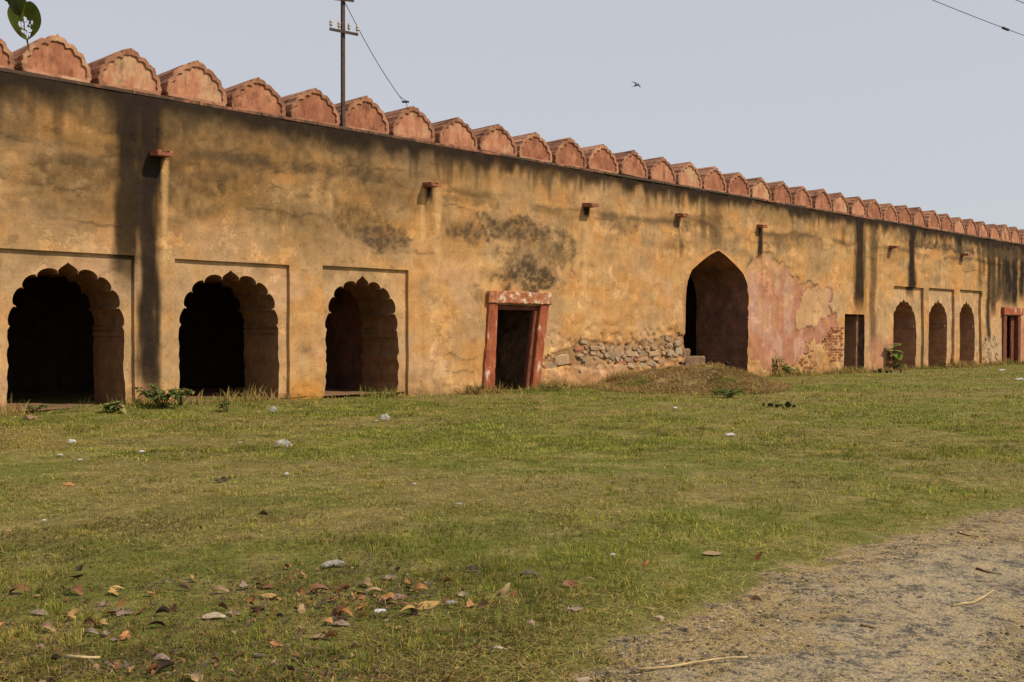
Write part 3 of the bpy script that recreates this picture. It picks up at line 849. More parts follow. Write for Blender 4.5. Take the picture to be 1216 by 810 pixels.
# body of the wall: terrace behind the merlons, back and ends, and the piers' inner faces
mb = MB()
mb.add([(T0, 0.0, WTOP), (T1, 0.0, WTOP), (T1, 7.0, WTOP), (T0, 7.0, WTOP), (T0, 0, -.2), (T1, 0, -.2), (T1, 7.0, -.2), (T0, 7.0, -.2)],
       [(0, 1, 2, 3), (3, 2, 6, 7), (0, 3, 7, 4), (1, 5, 6, 2)])
mb.build('wall_body', M['terrace'], fort)
# inner faces of the front wall between the arches (keeps the rooms dark)
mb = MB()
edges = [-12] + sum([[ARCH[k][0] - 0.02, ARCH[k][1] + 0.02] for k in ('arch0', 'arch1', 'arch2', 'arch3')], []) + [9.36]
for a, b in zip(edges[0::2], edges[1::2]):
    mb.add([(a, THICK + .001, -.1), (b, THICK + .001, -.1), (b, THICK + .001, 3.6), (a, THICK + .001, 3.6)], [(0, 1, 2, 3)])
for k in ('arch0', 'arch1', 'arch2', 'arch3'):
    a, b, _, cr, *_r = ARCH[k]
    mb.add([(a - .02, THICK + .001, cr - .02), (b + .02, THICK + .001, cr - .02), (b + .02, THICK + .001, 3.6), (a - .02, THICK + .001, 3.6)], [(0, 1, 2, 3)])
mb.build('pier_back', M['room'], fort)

# steps in the portal
for (t0, t1, u0, u1, z0, z1) in [(20.76, 22.02, 0.12, 0.75, 0.0, 0.83), (20.76, 21.45, 0.30, 0.95, 0.832, 1.08)]:
    bv = 0.03
    V = []
    for z, e in ((z0, 0), (z1 - bv, 0), (z1, bv)):
        for (t, u) in ((t0, u0 + e), (t1 - e, u0 + e), (t1 - e, u1), (t0, u1)):
            V.append((t + random.uniform(-.02, .02), u + random.uniform(-.02, .02), z + random.uniform(-.015, .015)))
    Fc = [(i * 4 + j, i * 4 + (j + 1) % 4, (i + 1) * 4 + (j + 1) % 4, (i + 1) * 4 + j) for i in range(2) for j in range(4)] + [(8, 9, 10, 11)]
    mesh('stone_step', V, Fc, M['step'], fort)

# coping slabs under the merlons
SP = 1.432
T_M0 = 1.034 + 0.0


def coping_mesh(seed):
    r = random.Random(seed); L = SP / 2 - 0.006
    V = []
    n = 8
    for i in range(n + 1):
        x = -L + 2 * L * i / n
        e = r.uniform(-.012, .012); h = r.uniform(-.008, .008)
        V += [(x, -0.018 + e * .6, 0.0), (x, -0.015 + e * .6, 0.05 + h), (x, -0.002 + e * .6, 0.066 + h), (x, 0.35, 0.075)]
    Fc = [(i * 4 + j, (i + 1) * 4 + j, (i + 1) * 4 + j + 1, i * 4 + j + 1) for i in range(n) for j in range(3)]
    Fc += [(0, 1, 2, 3), tuple(n * 4 + j for j in (3, 2, 1, 0))]
    Fc += [((i + 1) * 4, i * 4, i * 4 + 3, (i + 1) * 4 + 3) for i in range(n)]
    me = bpy.data.meshes.new('coping_slab'); me.from_pydata(V, [], Fc); me.materials.append(M['coping'])
    return me


cops = [coping_mesh(s) for s in range(4)]

# merlons: lobed outline run back 1.6 m, sunk lobed panel on the face
KO = [(0.0, 0.83), (0.185, 0.70), (0.40, 0.585), (0.56, 0.40), (0.655, 0.20)]
KI = [(0.0, 0.705), (0.155, 0.595), (0.335, 0.495), (0.475, 0.335), (0.560, 0.17)]


def lobed(K, zb, bul, r, jit, narrow=0.0):
    pts = []
    for a, b in zip(K[:-1], K[1:]):
        a = np.array(a); b = np.array(b); c = b - a; L = np.hypot(*c); nrm = np.array([-c[1], c[0]]) / L
        if nrm[1] < 0: nrm = -nrm
        first = a[0] == 0
        for s in np.linspace(0, 1, 7)[:-1]:
            h = math.sin(math.pi * s) * bul * L
            if first: h = (math.sin(math.pi * s ** 1.5) * bul * 0.85 - math.sin(math.pi * min(1, s * 2.4)) * 0.07) * L
            pts.append(a + c * s + nrm * h)
    a = np.array(K[-1])
    for s in np.linspace(0, 1, 6):
        z = a[1] * (1 - s) + zb * s
        pts.append(np.array([a[0] + math.sin(math.pi * min(1, s * 1.15)) * 0.028 - 0.01 * s - narrow * s, z]))
    pts = [p + np.array([r.uniform(-jit, jit), r.uniform(-jit, jit)]) for p in pts]
    R = [(p[0], p[1]) for p in pts]
    Lp = [(-p[0], p[1]) for p in pts[1:]]
    return Lp[::-1] + R


def merlon_mesh(seed):
    r = random.Random(seed)
    O = lobed(KO, 0.0, 0.17, r, 0.010); I = lobed(KI, 0.055, 0.30, r, 0.004)
    n = len(O)
    V = []; Fc = []
    D = 1.62
    loops = [0.0, 0.02, 0.45, 0.95, 1.35, D]
    for k, u in enumerate(loops):
        sc = 1.0 if k else 0.985
        for (x, z) in O:
            wob = (r.uniform(-1, 1) * 0.010) if k > 1 else 0
            V.append((x * sc + wob, u, z * (sc if k == 0 else 1) + wob))
    for k in range(len(loops) - 1):
        Fc += [(k * n + j, (k + 1) * n + j, (k + 1) * n + j + 1, k * n + j + 1) for j in range(n - 1)]
    Fc.append(tuple((len(loops) - 1) * n + j for j in range(n))[::-1])
    b = len(V)
    for (x, z) in I: V.append((x, 0.004, z))
    for (x, z) in I: V.append((x, 0.042, z))
    Fc += [(j, j + 1, b + j + 1, b + j) for j in range(n - 1)]
    Fc += [(b + j, b + j + 1, b + n + j + 1, b + n + j) for j in range(n - 1)]
    # sill under the panel
    Fc += [(0, b, b + n - 1, n - 1), (b, b + n, b + 2 * n - 1, b + n - 1)]
    me = bpy.data.meshes.new('merlon'); me.from_pydata(V, [], Fc); me.materials.append(M['merlon'])
    # panel: fan of rings so the relief has something to work on
    c = (0.0, 0.25)
    PV = []; PF = []
    rings = [1.0, 0.8, 0.55, 0.3]
    for s in rings:
        for (x, z) in I:
            PV.append((c[0] + (x - c[0]) * s, 0.038, c[1] + (z - c[1]) * s))
    for k in range(len(rings) - 1):
        PF += [(k * n + j, k * n + j + 1, (k + 1) * n + j + 1, (k + 1) * n + j) for j in range(n - 1)]
        PF.append((k * n + n - 1, k * n, (k + 1) * n, (k + 1) * n + n - 1))
    PF.append(tuple((len(rings) - 1) * n + j for j in range(n)))
    pe = bpy.data.meshes.new('inset_panel'); pe.from_pydata(PV, [], PF); pe.materials.append(M['merlon_panel'])
    return me, pe


mers = [merlon_mesh(s) for s in range(13)]
k0 = -9
for i in range(k0, 50):
    t = T_M0 + i * SP
    rr = random.Random(i * 31 + 5)
    c = bpy.data.objects.new('coping_slab', cops[i % 4]); COL.objects.link(c); c.parent = fort; c.location = (t + SP * 0.5, 0.0, WTOP + 0.002)
    if i < -6: continue
    me, pe = mers[(i * 5 + i // 13) % 13]
    o = bpy.data.objects.new('merlon', me); COL.objects.link(o); o.parent = fort
    o.location = (t + rr.uniform(-.025, .025), 0.03 + rr.uniform(-.02, .03), WTOP + 0.07 + rr.uniform(-.02, .015))
    o.rotation_euler = (rr.uniform(-.012, .012), rr.uniform(-.024, .024), rr.uniform(-.02, .02))
    o.scale = (1 + rr.uniform(-.035, .015), 1, 1 + rr.uniform(-.07, .05))
    p = bpy.data.objects.new('inset_panel', pe); COL.objects.link(p); p.parent = o

# water spouts: small stone troughs
for j, (px, py) in enumerate([(189, 182), (508, 219), (697, 243), (806, 255), (902, 268), (1057, 293), (1142, 302)]):
    t, z = wp(px, py)
    t += 0.0
    V = []
    r = random.Random(j); wd, ln, th = 0.16 + r.uniform(-.02, .02), 0.32 + r.uniform(-.06, .05), 0.065
    sec = [(-wd, -th), (wd, -th), (wd, th * .55), (wd * .6, th * .6), (wd * .45, 0.0), (-wd * .45, 0.0), (-wd * .6, th * .6), (-wd, th * .55)]
    st = [0.12, 0.0, -ln * 0.5, -ln * 0.92, -ln]
    for k, u in enumerate(st):
        e = 0.88 if k == len(st) - 1 else 1.0
        for (x, zz) in sec: V.append((x * e + r.uniform(-.008, .008), u, zz * e - 0.02 * k * .5 + r.uniform(-.008, .008)))
    n = len(sec)
    Fc = [(k * n + q1, k * n + (q1 + 1) % n, (k + 1) * n + (q1 + 1) % n, (k + 1) * n + q1) for k in range(len(st) - 1) for q1 in range(n)]
    Fc += [tuple(range(n))[::-1], tuple((len(st) - 1) * n + q1 for q1 in range(n))]
    o = mesh('water_spout', V, Fc, M['spout'], fort)
    o.location = (t - 0.02, relief(np.array([t]), np.array([z]))[0], z)


# rubble stones bedded in the plaster between door and portal
def stone_mesh(seed):
    r = random.Random(seed)
    import bmesh
    bm = bmesh.new(); bmesh.ops.create_icosphere(bm, subdivisions=1, radius=1)
    k = [1 + r.uniform(-.22, .2) for _ in bm.verts]
    for v, s in zip(bm.verts, k):
        p = v.co * s
        p = Vector((math.copysign(min(abs(p.x), .66), p.x), math.copysign(min(abs(p.y), .8), p.y), math.copysign(min(abs(p.z), .62), p.z)))
        v.co = p
    me = bpy.data.meshes.new('stone'); bm.to_mesh(me); bm.free()
    return me


stones = [stone_mesh(s) for s in range(7)]
SL = [(90, 285, 60, 75, 'g'), (180, 240, 110, 90, 't'), (325, 155, 90, 38, 'r'), (345, 105, 55, 32, 'g'), (420, 210, 55, 50, 't'), (480, 200, 72, 46, 'g'), (548, 200, 60, 60, 'g'), (610, 185, 62, 85, 't'), (690, 192, 56, 52, 't'),
      (740, 195, 46, 46, 'g'), (885, 190, 92, 46, 't'), (690, 240, 60, 45, 'g'), (795, 235, 66, 30, 't'), (795, 280, 56, 46, 'g'), (740, 238, 32, 27, 'r'), (420, 245, 56, 26, 'g'), (630, 262, 72, 36, 'r'), (680, 150, 44, 36, 'g'),
      (575, 145, 42, 30, 't'), (530, 152, 42, 32, 'g'), (830, 160, 36, 46, 'g'), (375, 290, 32, 70, 't'), (860, 265, 72, 50, 'g'), (938, 265, 46, 46, 't'), (1000, 178, 62, 42, 'g'), (1065, 115, 62, 46, 'g'), (1070, 175, 42, 56, 'g'),
      (245, 262, 36, 26, 'r'), (800, 190, 42, 42, 'g'), (435, 150, 46, 40, 't'), (900, 235, 42, 30, 't'), (480, 150, 46, 36, 't'), (730, 155, 32, 26, 'g'), (860, 95, 42, 30, 'g'), (990, 80, 52, 40, 'g'), (945, 150, 42, 30, 't'),
      (990, 130, 42, 30, 'g'), (40, 290, 30, 30, 'r'), (560, 255, 52, 40, 't'), (320, 205, 62, 26, 't'), (465, 285, 42, 50, 't'), (700, 285, 52, 40, 'g'), (105, 245, 42, 26, 'r'), (880, 150, 40, 30, 't'), (655, 215, 34, 26, 't'), (1040, 205, 40, 28, 't')]
SM = {'g': 'stone_grey', 't': 'stone_tan', 'r': 'stone_red'}


def put_stone(t, z, wt, hz, m, seed, pro=0.03):
    r = random.Random(seed)
    o = bpy.data.objects.new('stone', stones[seed % 7]); COL.objects.link(o); o.parent = fort
    if not o.data.materials: o.data.materials.append(M['stone_tan'])
    o.material_slots[0].link = 'OBJECT'; o.material_slots[0].material = M[SM[m]]
    u = float(relief(np.array([t]), np.array([z]))[0])
    o.location = (t, u + r.uniform(-0.012, 0.012), z)
    o.scale = (wt / 2 / 0.70, pro + r.uniform(0.008, .035), hz / 2 / 0.66)
    o.rotation_euler = (r.uniform(-.15, .15), r.uniform(-.22, .22), r.uniform(-.15, .15))


for j, (x, y, w_, h_, m_) in enumerate(SL):
    px, py = 640 + x / 6.4, 390 + y / 6.4
    t, z = wp(px, py); ta, _ = wp(px - w_ / 12.8, py); tb, _ = wp(px + w_ / 12.8, py); _, za = wp(px, py - h_ / 12.8); _, zb = wp(px, py + h_ / 12.8)
    put_stone(t, z, (tb - ta) * 1.08, (za - zb) * 1.02, m_, j)
for j in range(55):       # small stones packed between the large ones
    t = random.uniform(15.6, 20.6); z = 0.98 + (t - 17.5) * 0.012 + random.gauss(0, 0.16)
    put_stone(t, z, random.uniform(.12, .26), random.uniform(.09, .16), random.choice('ggttr' if j % 5 == 0 else 'gt'), 300 + j)
for j in range(26):       # rubble showing beside the far red door
    t = random.uniform(45.3, 47.4); z = random.uniform(0.12, 1.45)
    put_stone(t, z, random.uniform(.25, .5), random.uniform(.14, .24), random.choice('gtt'), 100 + j)

# exposed bricks beside the plain doorway


def brick_mesh(seed):
    r = random.Random(seed); V = []
    for sx in (-1, 1):
        for sy in (-1, 1):
            for sz in (-1, 1): V.append((sx * (.115 + r.uniform(-.012, .006)), sy * (.05 + r.uniform(-.006, .006)), sz * (.038 + r.uniform(-.006, .004))))
    me = bpy.data.meshes.new('brick'); me.from_pydata(V, [], [(0, 1, 3, 2), (4, 6, 7, 5), (0, 4, 5, 1), (2, 3, 7, 6), (0, 2, 6, 4), (1, 5, 7, 3)]); me.materials.append(M['brick'])
    return me


bricks = [brick_mesh(s) for s in range(6)]
bz = 0.55
row = 0
while bz < 1.85:
    lo_edge = 31.13 + 0.04 * bz
    depth_in = 0.25 + 1.05 * math.sin(min(1, max(0.12, (bz - 0.35) / 0.75)) * math.pi * 0.5) * (1 - max(0, bz - 1.35) * 1.1)
    tb = lo_edge - (0.12 if row % 2 else 0.0)
    while tb > lo_edge - depth_in + random.uniform(-.15, .1):
        o = bpy.data.objects.new('brick', random.choice(bricks)); COL.objects.link(o); o.parent = fort
        u = float(relief(np.array([tb]), np.array([bz]))[0])
        o.location = (tb - .12 + random.uniform(-.01, .01), u + 0.040 + random.uniform(-.012, .015), bz + random.uniform(-.006, .006))
        o.rotation_euler = (0, random.uniform(-.04, .04), random.uniform(-.05, .05))
        tb -= 0.242
    bz += 0.105; row += 1
for j in range(14):     # red bricks at the foot of the last niche and the pale patch
    o = bpy.data.objects.new('brick', random.choice(bricks)); COL.objects.link(o); o.parent = fort
    t, z = wp(random.uniform(950, 971), random.uniform(415, 436))
    o.location = (t, float(relief(np.array([t]), np.array([z]))[0]) + 0.035, round(z / .105) * .105)

# ------------------------------------------------------------------ ground


def path_edge(Y):
    """X of the grass edge of the dirt track at distance Y"""
    pe = [gp(640, 850), gp(690, 810), gp(745, 775), gp(800, 742), gp(880, 706), gp(960, 680), gp(1010, 660), gp(1110, 632), gp(1216, 602), gp(1340, 570), gp(1500, 535)]
    ys = [p[1] for p in pe]; xs = [p[0] for p in pe]
    x = np.interp(Y, ys, xs)
    x = np.where(Y < ys[0], xs[0] + (Y - ys[0]) * 0.6, x)
    x = np.where(Y > ys[-1], xs[-1] + (Y - ys[-1]) * 1.05, x)
    return x


def path_mask(X, Y):
    """signed metres inside the track (positive = on the track)"""
    d = (X - path_edge(Y)) * 0.75
    return d + (fbm(X * 1.1, Y * 1.1, 501, 5) - 0.5) * 0.9 + (fbm(X * 5.5, Y * 5.5, 502, 4) - 0.5) * 0.55


MC = np.array([5.9, 30.2])       # hay heap
hd = MC / np.hypot(*MC)


def heap_h(X, Y):
    a = (X - MC[0]) * hd[0] + (Y - MC[1]) * hd[1]; b = -(X - MC[0]) * hd[1] + (Y - MC[1]) * hd[0]
    ra = np.where(a < 0, 4.2, 3.0); rb = np.where(b > 0, 4.2, 2.3)
    q = np.sqrt((a / ra) ** 2 + (b / rb) ** 2)
    h = 0.66 * (1 - np.clip(q, 0, 1) ** 1.5) ** 1.6 * (1 + 0.25 * (fbm(X * 1.4, Y * 1.4, 77) - 0.5))
    h += (fbm(X * 2.0, Y * 2.0, 78) - 0.5) * 0.36 * sm(0, .5, 1 - q)
    return np.where(q < 1, h, 0)


def ground_h(X, Y):
    h = (fbm(X * 0.22, Y * 0.22, 511, 3) - 0.5) * 0.10 + (fbm(X * 1.6, Y * 1.6, 512, 4) - 0.5) * 0.05
    t, u = xy2wall(X, Y)
    near = sm(-2.6, 0.0, u)
    h = h + near * 0.06 * (0.4 + fbm(t * 0.8, u, 513)) + near * (1 - sm(2.0, 8.0, t)) * 0.07
    return h


# one sheet out to the horizon: fine near the camera
gx = np.concatenate([-np.geomspace(9, 900, 24)[::-1], np.linspace(-9, 9, 181)[1:-1], np.geomspace(9, 900, 60)])
gy = np.concatenate([-np.geomspace(3, 900, 14)[::-1], np.linspace(-3, 3, 16)[1:-1], np.linspace(3, 14, 125), np.linspace(14, 60, 220)[1:], np.geomspace(60, 900, 20)[1:]])
GX, GY = np.meshgrid(gx, gy, indexing='ij')
X, Y = GX.ravel(), GY.ravel()
far = sm(80, 200, np.hypot(X, Y))
Hh = ground_h(X, Y) * (1 - far)
pm = sm(-0.25, 0.35, path_mask(X, Y))
n_a = fbm(X * 0.5, Y * 0.5, 521); n_b = fbm(X * 3, Y * 3, 522)
soil = np.array([0.180, 0.145, 0.050]); straw = np.array([0.30, 0.235, 0.09]); green = np.array([0.115, 0.135, 0.022])
c = np.repeat(soil[None], len(X), 0)
c = lerp(c, sm(0.36, 0.56, n_a) * 0.8, green)
c = lerp(c, sm(0.5, 0.7, n_b) * 0.5, straw)
trackc = np.array([0.30, 0.225, 0.12])
c = lerp(c, pm, trackc)
m_, nt2, b2 = new_mat('lawn_soil')
tcn = nd(nt2, 'ShaderNodeTexCoord')
a_ = nd(nt2, 'ShaderNodeAttribute', attribute_name='tint')
q1, r1_ = noise_map(nt2, tcn.outputs['Object'], 9.0, 0.55, 1.35, 8, 0.7)
q2_, r2_ = noise_map(nt2, tcn.outputs['Object'], 60.0, 0.6, 1.3, 5, 0.7)
vm_ = nd(nt2, 'ShaderNodeVectorMath', operation='SCALE')
nt2.links.new(a_.outputs['Color'], vm_.inputs[0]); nt2.links.new(mul(nt2, r1_.outputs[0], r2_.outputs[0]), vm_.inputs['Scale'])
nt2.links.new(vm_.outputs[0], b2.inputs['Base Color']); b2.inputs['Roughness'].default_value = 1.0; b2.inputs['Specular IOR Level'].default_value = 0.1
bp_ = nd(nt2, 'ShaderNodeBump'); bp_.inputs['Strength'].default_value = 0.8; bp_.inputs['Distance'].default_value = 0.02
nt2.links.new(mul(nt2, q1.outputs['Fac'], q2_.outputs['Fac'], 'ADD'), bp_.inputs['Height']); nt2.links.new(bp_.outputs[0], b2.inputs['Normal'])
ny = len(gy)
fi, fj = np.meshgrid(np.arange(len(gx) - 1), np.arange(ny - 1), indexing='ij'); fi = fi.ravel(); fj = fj.ravel()
gq = np.stack([fi * ny + fj, (fi + 1) * ny + fj, (fi + 1) * ny + fj + 1, fi * ny + fj + 1], 1)
tag(mesh('ground', np.stack([X, Y, Hh], 1), gq.tolist(), m_, None, True, c), kind='structure')

# the dirt track: a sheet with a ragged edge lying on the ground
m3, nt3, b3 = new_mat('dusty_track')
tcn = nd(nt3, 'ShaderNodeTexCoord')
mpv = nd(nt3, 'ShaderNodeMapping'); mpv.inputs['Rotation'].default_value = (0, 0, 0.5)
nt3.links.new(tcn.outputs['Object'], mpv.inputs['Vector'])
n_big = nd(nt3, 'ShaderNodeTexNoise'); n_big.inputs['Scale'].default_value = 2.6; n_big.inputs['Detail'].default_value = 9; n_big.inputs['Roughness'].default_value = 0.72
n_fine = nd(nt3, 'ShaderNodeTexNoise'); n_fine.inputs['Scale'].default_value = 48; n_fine.inputs['Detail'].default_value = 4
n_mid = nd(nt3, 'ShaderNodeTexNoise'); n_mid.inputs['Scale'].default_value = 13; n_mid.inputs['Detail'].default_value = 6; n_mid.inputs['Roughness'].default_value = 0.7
for n_ in (n_big, n_fine, n_mid): nt3.links.new(mpv.outputs[0], n_.inputs['Vector'])
s1 = mul(nt3, mul(nt3, n_big.outputs['Fac'], 0.70), mul(nt3, n_mid.outputs['Fac'], 0.85), 'ADD')
s1 = mul(nt3, s1, mul(nt3, n_fine.outputs['Fac'], 0.45), 'ADD')
rp_ = nd(nt3, 'ShaderNodeValToRGB')
e = rp_.color_ramp.elements
e[0].position = 0.72; e[0].color = (0.375, 0.290, 0.158, 1)
e[1].position = 1.0; e[1].color = (0.325, 0.255, 0.155, 1)
for p_, c_ in ((0.50, (0.29, 0.23, 0.152, 1)), (0.43, (0.185, 0.152, 0.108, 1)), (0.35, (0.085, 0.076, 0.064, 1))):
    x_ = e.new(p_); x_.color = c_
mr_ = nd(nt3, 'ShaderNodeMapRange'); mr_.inputs['From Min'].default_value = 0.55; mr_.inputs['From Max'].default_value = 1.45
nt3.links.new(s1, mr_.inputs['Value']); nt3.links.new(mr_.outputs[0], rp_.inputs[0])
at3 = nd(nt3, 'ShaderNodeAttribute', attribute_name='tint')
gr3 = nd(nt3, 'ShaderNodeTexNoise'); gr3.inputs['Scale'].default_value = 120; gr3.inputs['Detail'].default_value = 3
nt3.links.new(tcn.outputs['Object'], gr3.inputs['Vector'])
grm = nd(nt3, 'ShaderNodeMapRange'); grm.inputs['From Min'].default_value = 0.35; grm.inputs['From Max'].default_value = 0.65; grm.inputs['To Min'].default_value = 0.50; grm.inputs['To Max'].default_value = 1.38
nt3.links.new(gr3.outputs['Fac'], grm.inputs['Value'])
mx3 = nd(nt3, 'ShaderNodeVectorMath', operation='MULTIPLY'); nt3.links.new(rp_.outputs[0], mx3.inputs[0]); nt3.links.new(at3.outputs['Color'], mx3.inputs[1])
sc3 = nd(nt3, 'ShaderNodeVectorMath', operation='SCALE'); nt3.links.new(mx3.outputs[0], sc3.inputs[0]); nt3.links.new(grm.outputs[0], sc3.inputs['Scale'])
nt3.links.new(sc3.outputs[0], b3.inputs['Base Color']); b3.inputs['Roughness'].default_value = 1.0; b3.inputs['Specular IOR Level'].default_value = 0.1
bp3 = nd(nt3, 'ShaderNodeBump'); bp3.inputs['Strength'].default_value = 0.9; bp3.inputs['Distance'].default_value = 0.015
nt3.links.new(mul(nt3, n_mid.outputs['Fac'], n_fine.outputs['Fac'], 'ADD'), bp3.inputs['Height']); nt3.links.new(bp3.outputs[0], b3.inputs['Normal'])
ty = np.concatenate([np.linspace(-4, 3, 30), np.linspace(3, 14, 160)[1:], np.linspace(14, 45, 140)[1:], np.linspace(45, 120, 25)[1:]])
tw = np.concatenate([np.linspace(-0.9, 1.2, 40), np.linspace(1.2, 8, 80)[1:], np.linspace(8, 14, 8)[1:]])
PY, PW = np.meshgrid(ty, tw, indexing='ij')
PX = path_edge(PY.ravel()).reshape(PY.shape) + PW
X, Y = PX.ravel(), PY.ravel()
pmk = path_mask(X, Y)
lift = 0.004 + 0.010 * sm(0.0, 0.7, pmk) + (fbm(X * 7, Y * 7, 531, 4) - 0.5) * 0.022 * sm(0.1, .5, pmk) - (pmk < 0.0) * (0.004 + 0.05 * sm(0, .2, -pmk))
m_ = len(tw)
lift = lift - 0.012 * sm(.3, .8, pmk) * (np.exp(-((PW.ravel() - 1.9) / .28) ** 2) + np.exp(-((PW.ravel() - 3.5) / .3) ** 2)) + 0.008 * sm(.3, .8, pmk)
V = np.stack([X, Y, ground_h(X, Y) + lift], 1)
fq = [(i * m_ + j, i * m_ + j + 1, (i + 1) * m_ + j + 1, (i + 1) * m_ + j) for i in range(len(ty) - 1) for j in range(m_ - 1)]
ok = pmk > -0.12
fq = [q_ for q_ in fq if ok[list(q_)].any()]
tk = np.ones((len(X), 3))
tk = lerp(tk, (1 - sm(0.0, 0.9, pmk + (fbm(X * 3, Y * 3, 541) - .5) * .8)) * .8, np.array([0.74, 0.66, 0.54]))
wr = PW.ravel()
rut = np.exp(-((wr - 1.9 - .25 * (vnoise(Y * .3, Y * 0, 551) - .5)) / .28) ** 2) + np.exp(-((wr - 3.5) / .30) ** 2)
tk = lerp(tk, rut * .55 * sm(.25, .6, fbm(X * 2, Y * 2, 552)), np.array([0.74, 0.73, 0.76]))
tk = lerp(tk, sm(.5, .66, fbm(wr * 1.6, Y * .35, 553)) * .5, np.array([1.16, 1.12, 1.05]))
tk = lerp(tk, sm(.45, .62, fbm(X * .6, Y * .6, 542)) * .5, np.array([0.80, 0.82, 0.86]))
tag(mesh('dirt_track', V, fq, m3, None, True, tk), kind='structure')


# ------------------------------------------------------------------ blades
def blades(name, X, Y, Zb, Hb, Wb, lean, az, colr, mat, parent=None, kind='stuff', fine=None):
    """one mesh of grass blades; fine marks those with a bend in the middle"""
    n = len(X)
    ax, ay = np.cos(az), np.sin(az)
    sx, sy = -ay, ax
    # width axis turned at random so that blades are not all edge on
    tw_ = RNG.uniform(-0.9, 0.9, n)
    wx, wy = sx * np.cos(tw_) + ax * np.sin(tw_), sy * np.cos(tw_) + ay * np.sin(tw_)
    hor = np.sin(lean) * Hb; ver = np.cos(lean) * Hb
    b0 = np.stack([X - wx * Wb, Y - wy * Wb, Zb], 1); b1 = np.stack([X + wx * Wb, Y + wy * Wb, Zb], 1)
    mx, my, mz = X + ax * hor * 0.35, Y + ay * hor * 0.35, Zb + ver * 0.62
    m0 = np.stack([mx - wx * Wb * .8, my - wy * Wb * .8, mz], 1); m1 = np.stack([mx + wx * Wb * .8, my + wy * Wb * .8, mz], 1)
    tp = np.stack([X + ax * hor, Y + ay * hor, Zb + ver], 1)
    V = np.stack([b0, b1, m1, m0, tp], 1).reshape(-1, 3).astype(np.float32)
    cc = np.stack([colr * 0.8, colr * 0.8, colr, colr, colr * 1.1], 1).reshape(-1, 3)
    me = bpy.data.meshes.new(name)
    me.vertices.add(n * 5); me.vertices.foreach_set('co', V.ravel())
    base = (np.arange(n) * 5)[:, None]
    quad = base + np.array([0, 1, 2, 3]); tri = base + np.array([3, 2, 4])
    loops = np.concatenate([quad, tri], 1).ravel().astype(np.int32)
    me.loops.add(len(loops)); me.loops.foreach_set('vertex_index', loops)
    me.polygons.add(n * 2)
    st = np.stack([np.arange(n) * 7, np.arange(n) * 7 + 4], 1).ravel().astype(np.int32)
    me.polygons.foreach_set('loop_start', st)
    me.update(calc_edges=True)
    at = me.color_attributes.new('tint', 'FLOAT_COLOR', 'POINT')
    c4 = np.ones((n * 5, 4), np.float32); c4[:, :3] = cc
    at.data.foreach_set('color', c4.ravel())
    me.materials.append(mat)
    o = bpy.data.objects.new(name, me); COL.objects.link(o)
    if parent: o.parent = parent
    if kind: o['kind'] = kind
    return o


GREEN = np.array([0.150, 0.200, 0.018]); LIME = np.array([0.300, 0.330, 0.028]); OLIVE = np.array([0.310, 0.265, 0.042]); STRAW = np.array([0.54, 0.40, 0.125]); BROWN = np.array([0.250, 0.155, 0.058])


def clump(X, Y, size, seed):
    """irregular clump cells: two random numbers per clump"""
    wx = X + (fbm(X * 2.2, Y * 2.2, seed, 3) - 0.5) * size * 2.2; wy = Y + (fbm(X * 2.2 + 40, Y * 2.2, seed + 1, 3) - 0.5) * size * 2.2
    row = np.floor(wy / size)
    cxx = np.floor(wx / size + (row % 2) * 0.5)
    return _h(cxx, row, seed + 2), _h(cxx, row, seed + 3)


def grass_colour(X, Y, n):
    a = fbm(X * 0.30, Y * 0.30, 601, 4); b = fbm(X * 1.1, Y * 1.1, 602, 4)
    h1, h2 = clump(X, Y, 0.34, 620); f1, f2 = clump(X, Y, 0.13, 630)
    g = sm(0.37, 0.58, a * 0.50 + b * 0.40 + 0.05 + 0.14 * (h1 - 0.5) + 0.10 * (f1 - 0.5))
    k = RNG.random(n)
    c = np.repeat(OLIVE[None], n, 0)
    isg = k < 0.06 + g * 0.86
    c = lerp(c, isg * 0.92, GREEN)
    c = lerp(c, (isg & (RNG.random(n) < 0.25 + 0.35 * h2)) * 0.85, LIME)
    swath = sm(.52, .62, fbm(X * 0.42 + Y * .1, Y * 0.62, 641, 5, 0.6))
    g = g * (1 - 0.6 * swath)
    dry = (RNG.random(n) < 0.20 + 0.50 * (1 - g))
    c = lerp(c, dry * (0.4 + 0.6 * RNG.random(n)), STRAW)
    c = lerp(c, (RNG.random(n) < 0.06 + 0.26 * (1 - g) * (f2 > .5)) * 0.85, BROWN)
    c = c * (0.58 + 0.66 * h2 + 0.36 * (f2 - .5))[:, None]
    # near-left turf: brown thatch colour that also darkens it in place of shade
    thatch_shade = (1 - sm(5.5, 10.0, Y + X * 0.55 + (a - .5) * 5)) * (0.35 + 0.9 * sm(.35, .65, b))
    c = lerp(c, thatch_shade * 0.72, np.array([0.128, 0.098, 0.030]))
    hh = (0.55 + 0.75 * h1 ** 2 + 0.55 * f1 ** 2) * (0.75 + 0.4 * g) * (1 - 0.25 * swath)
    return c * (0.78 + 0.44 * RNG.random(n))[:, None], g, hh


LEAVES = []      # filled below: X, Y, radius of things lying on the grass, so that blades there are pressed down

# ------------------------------------------------------------------ fallen leaves


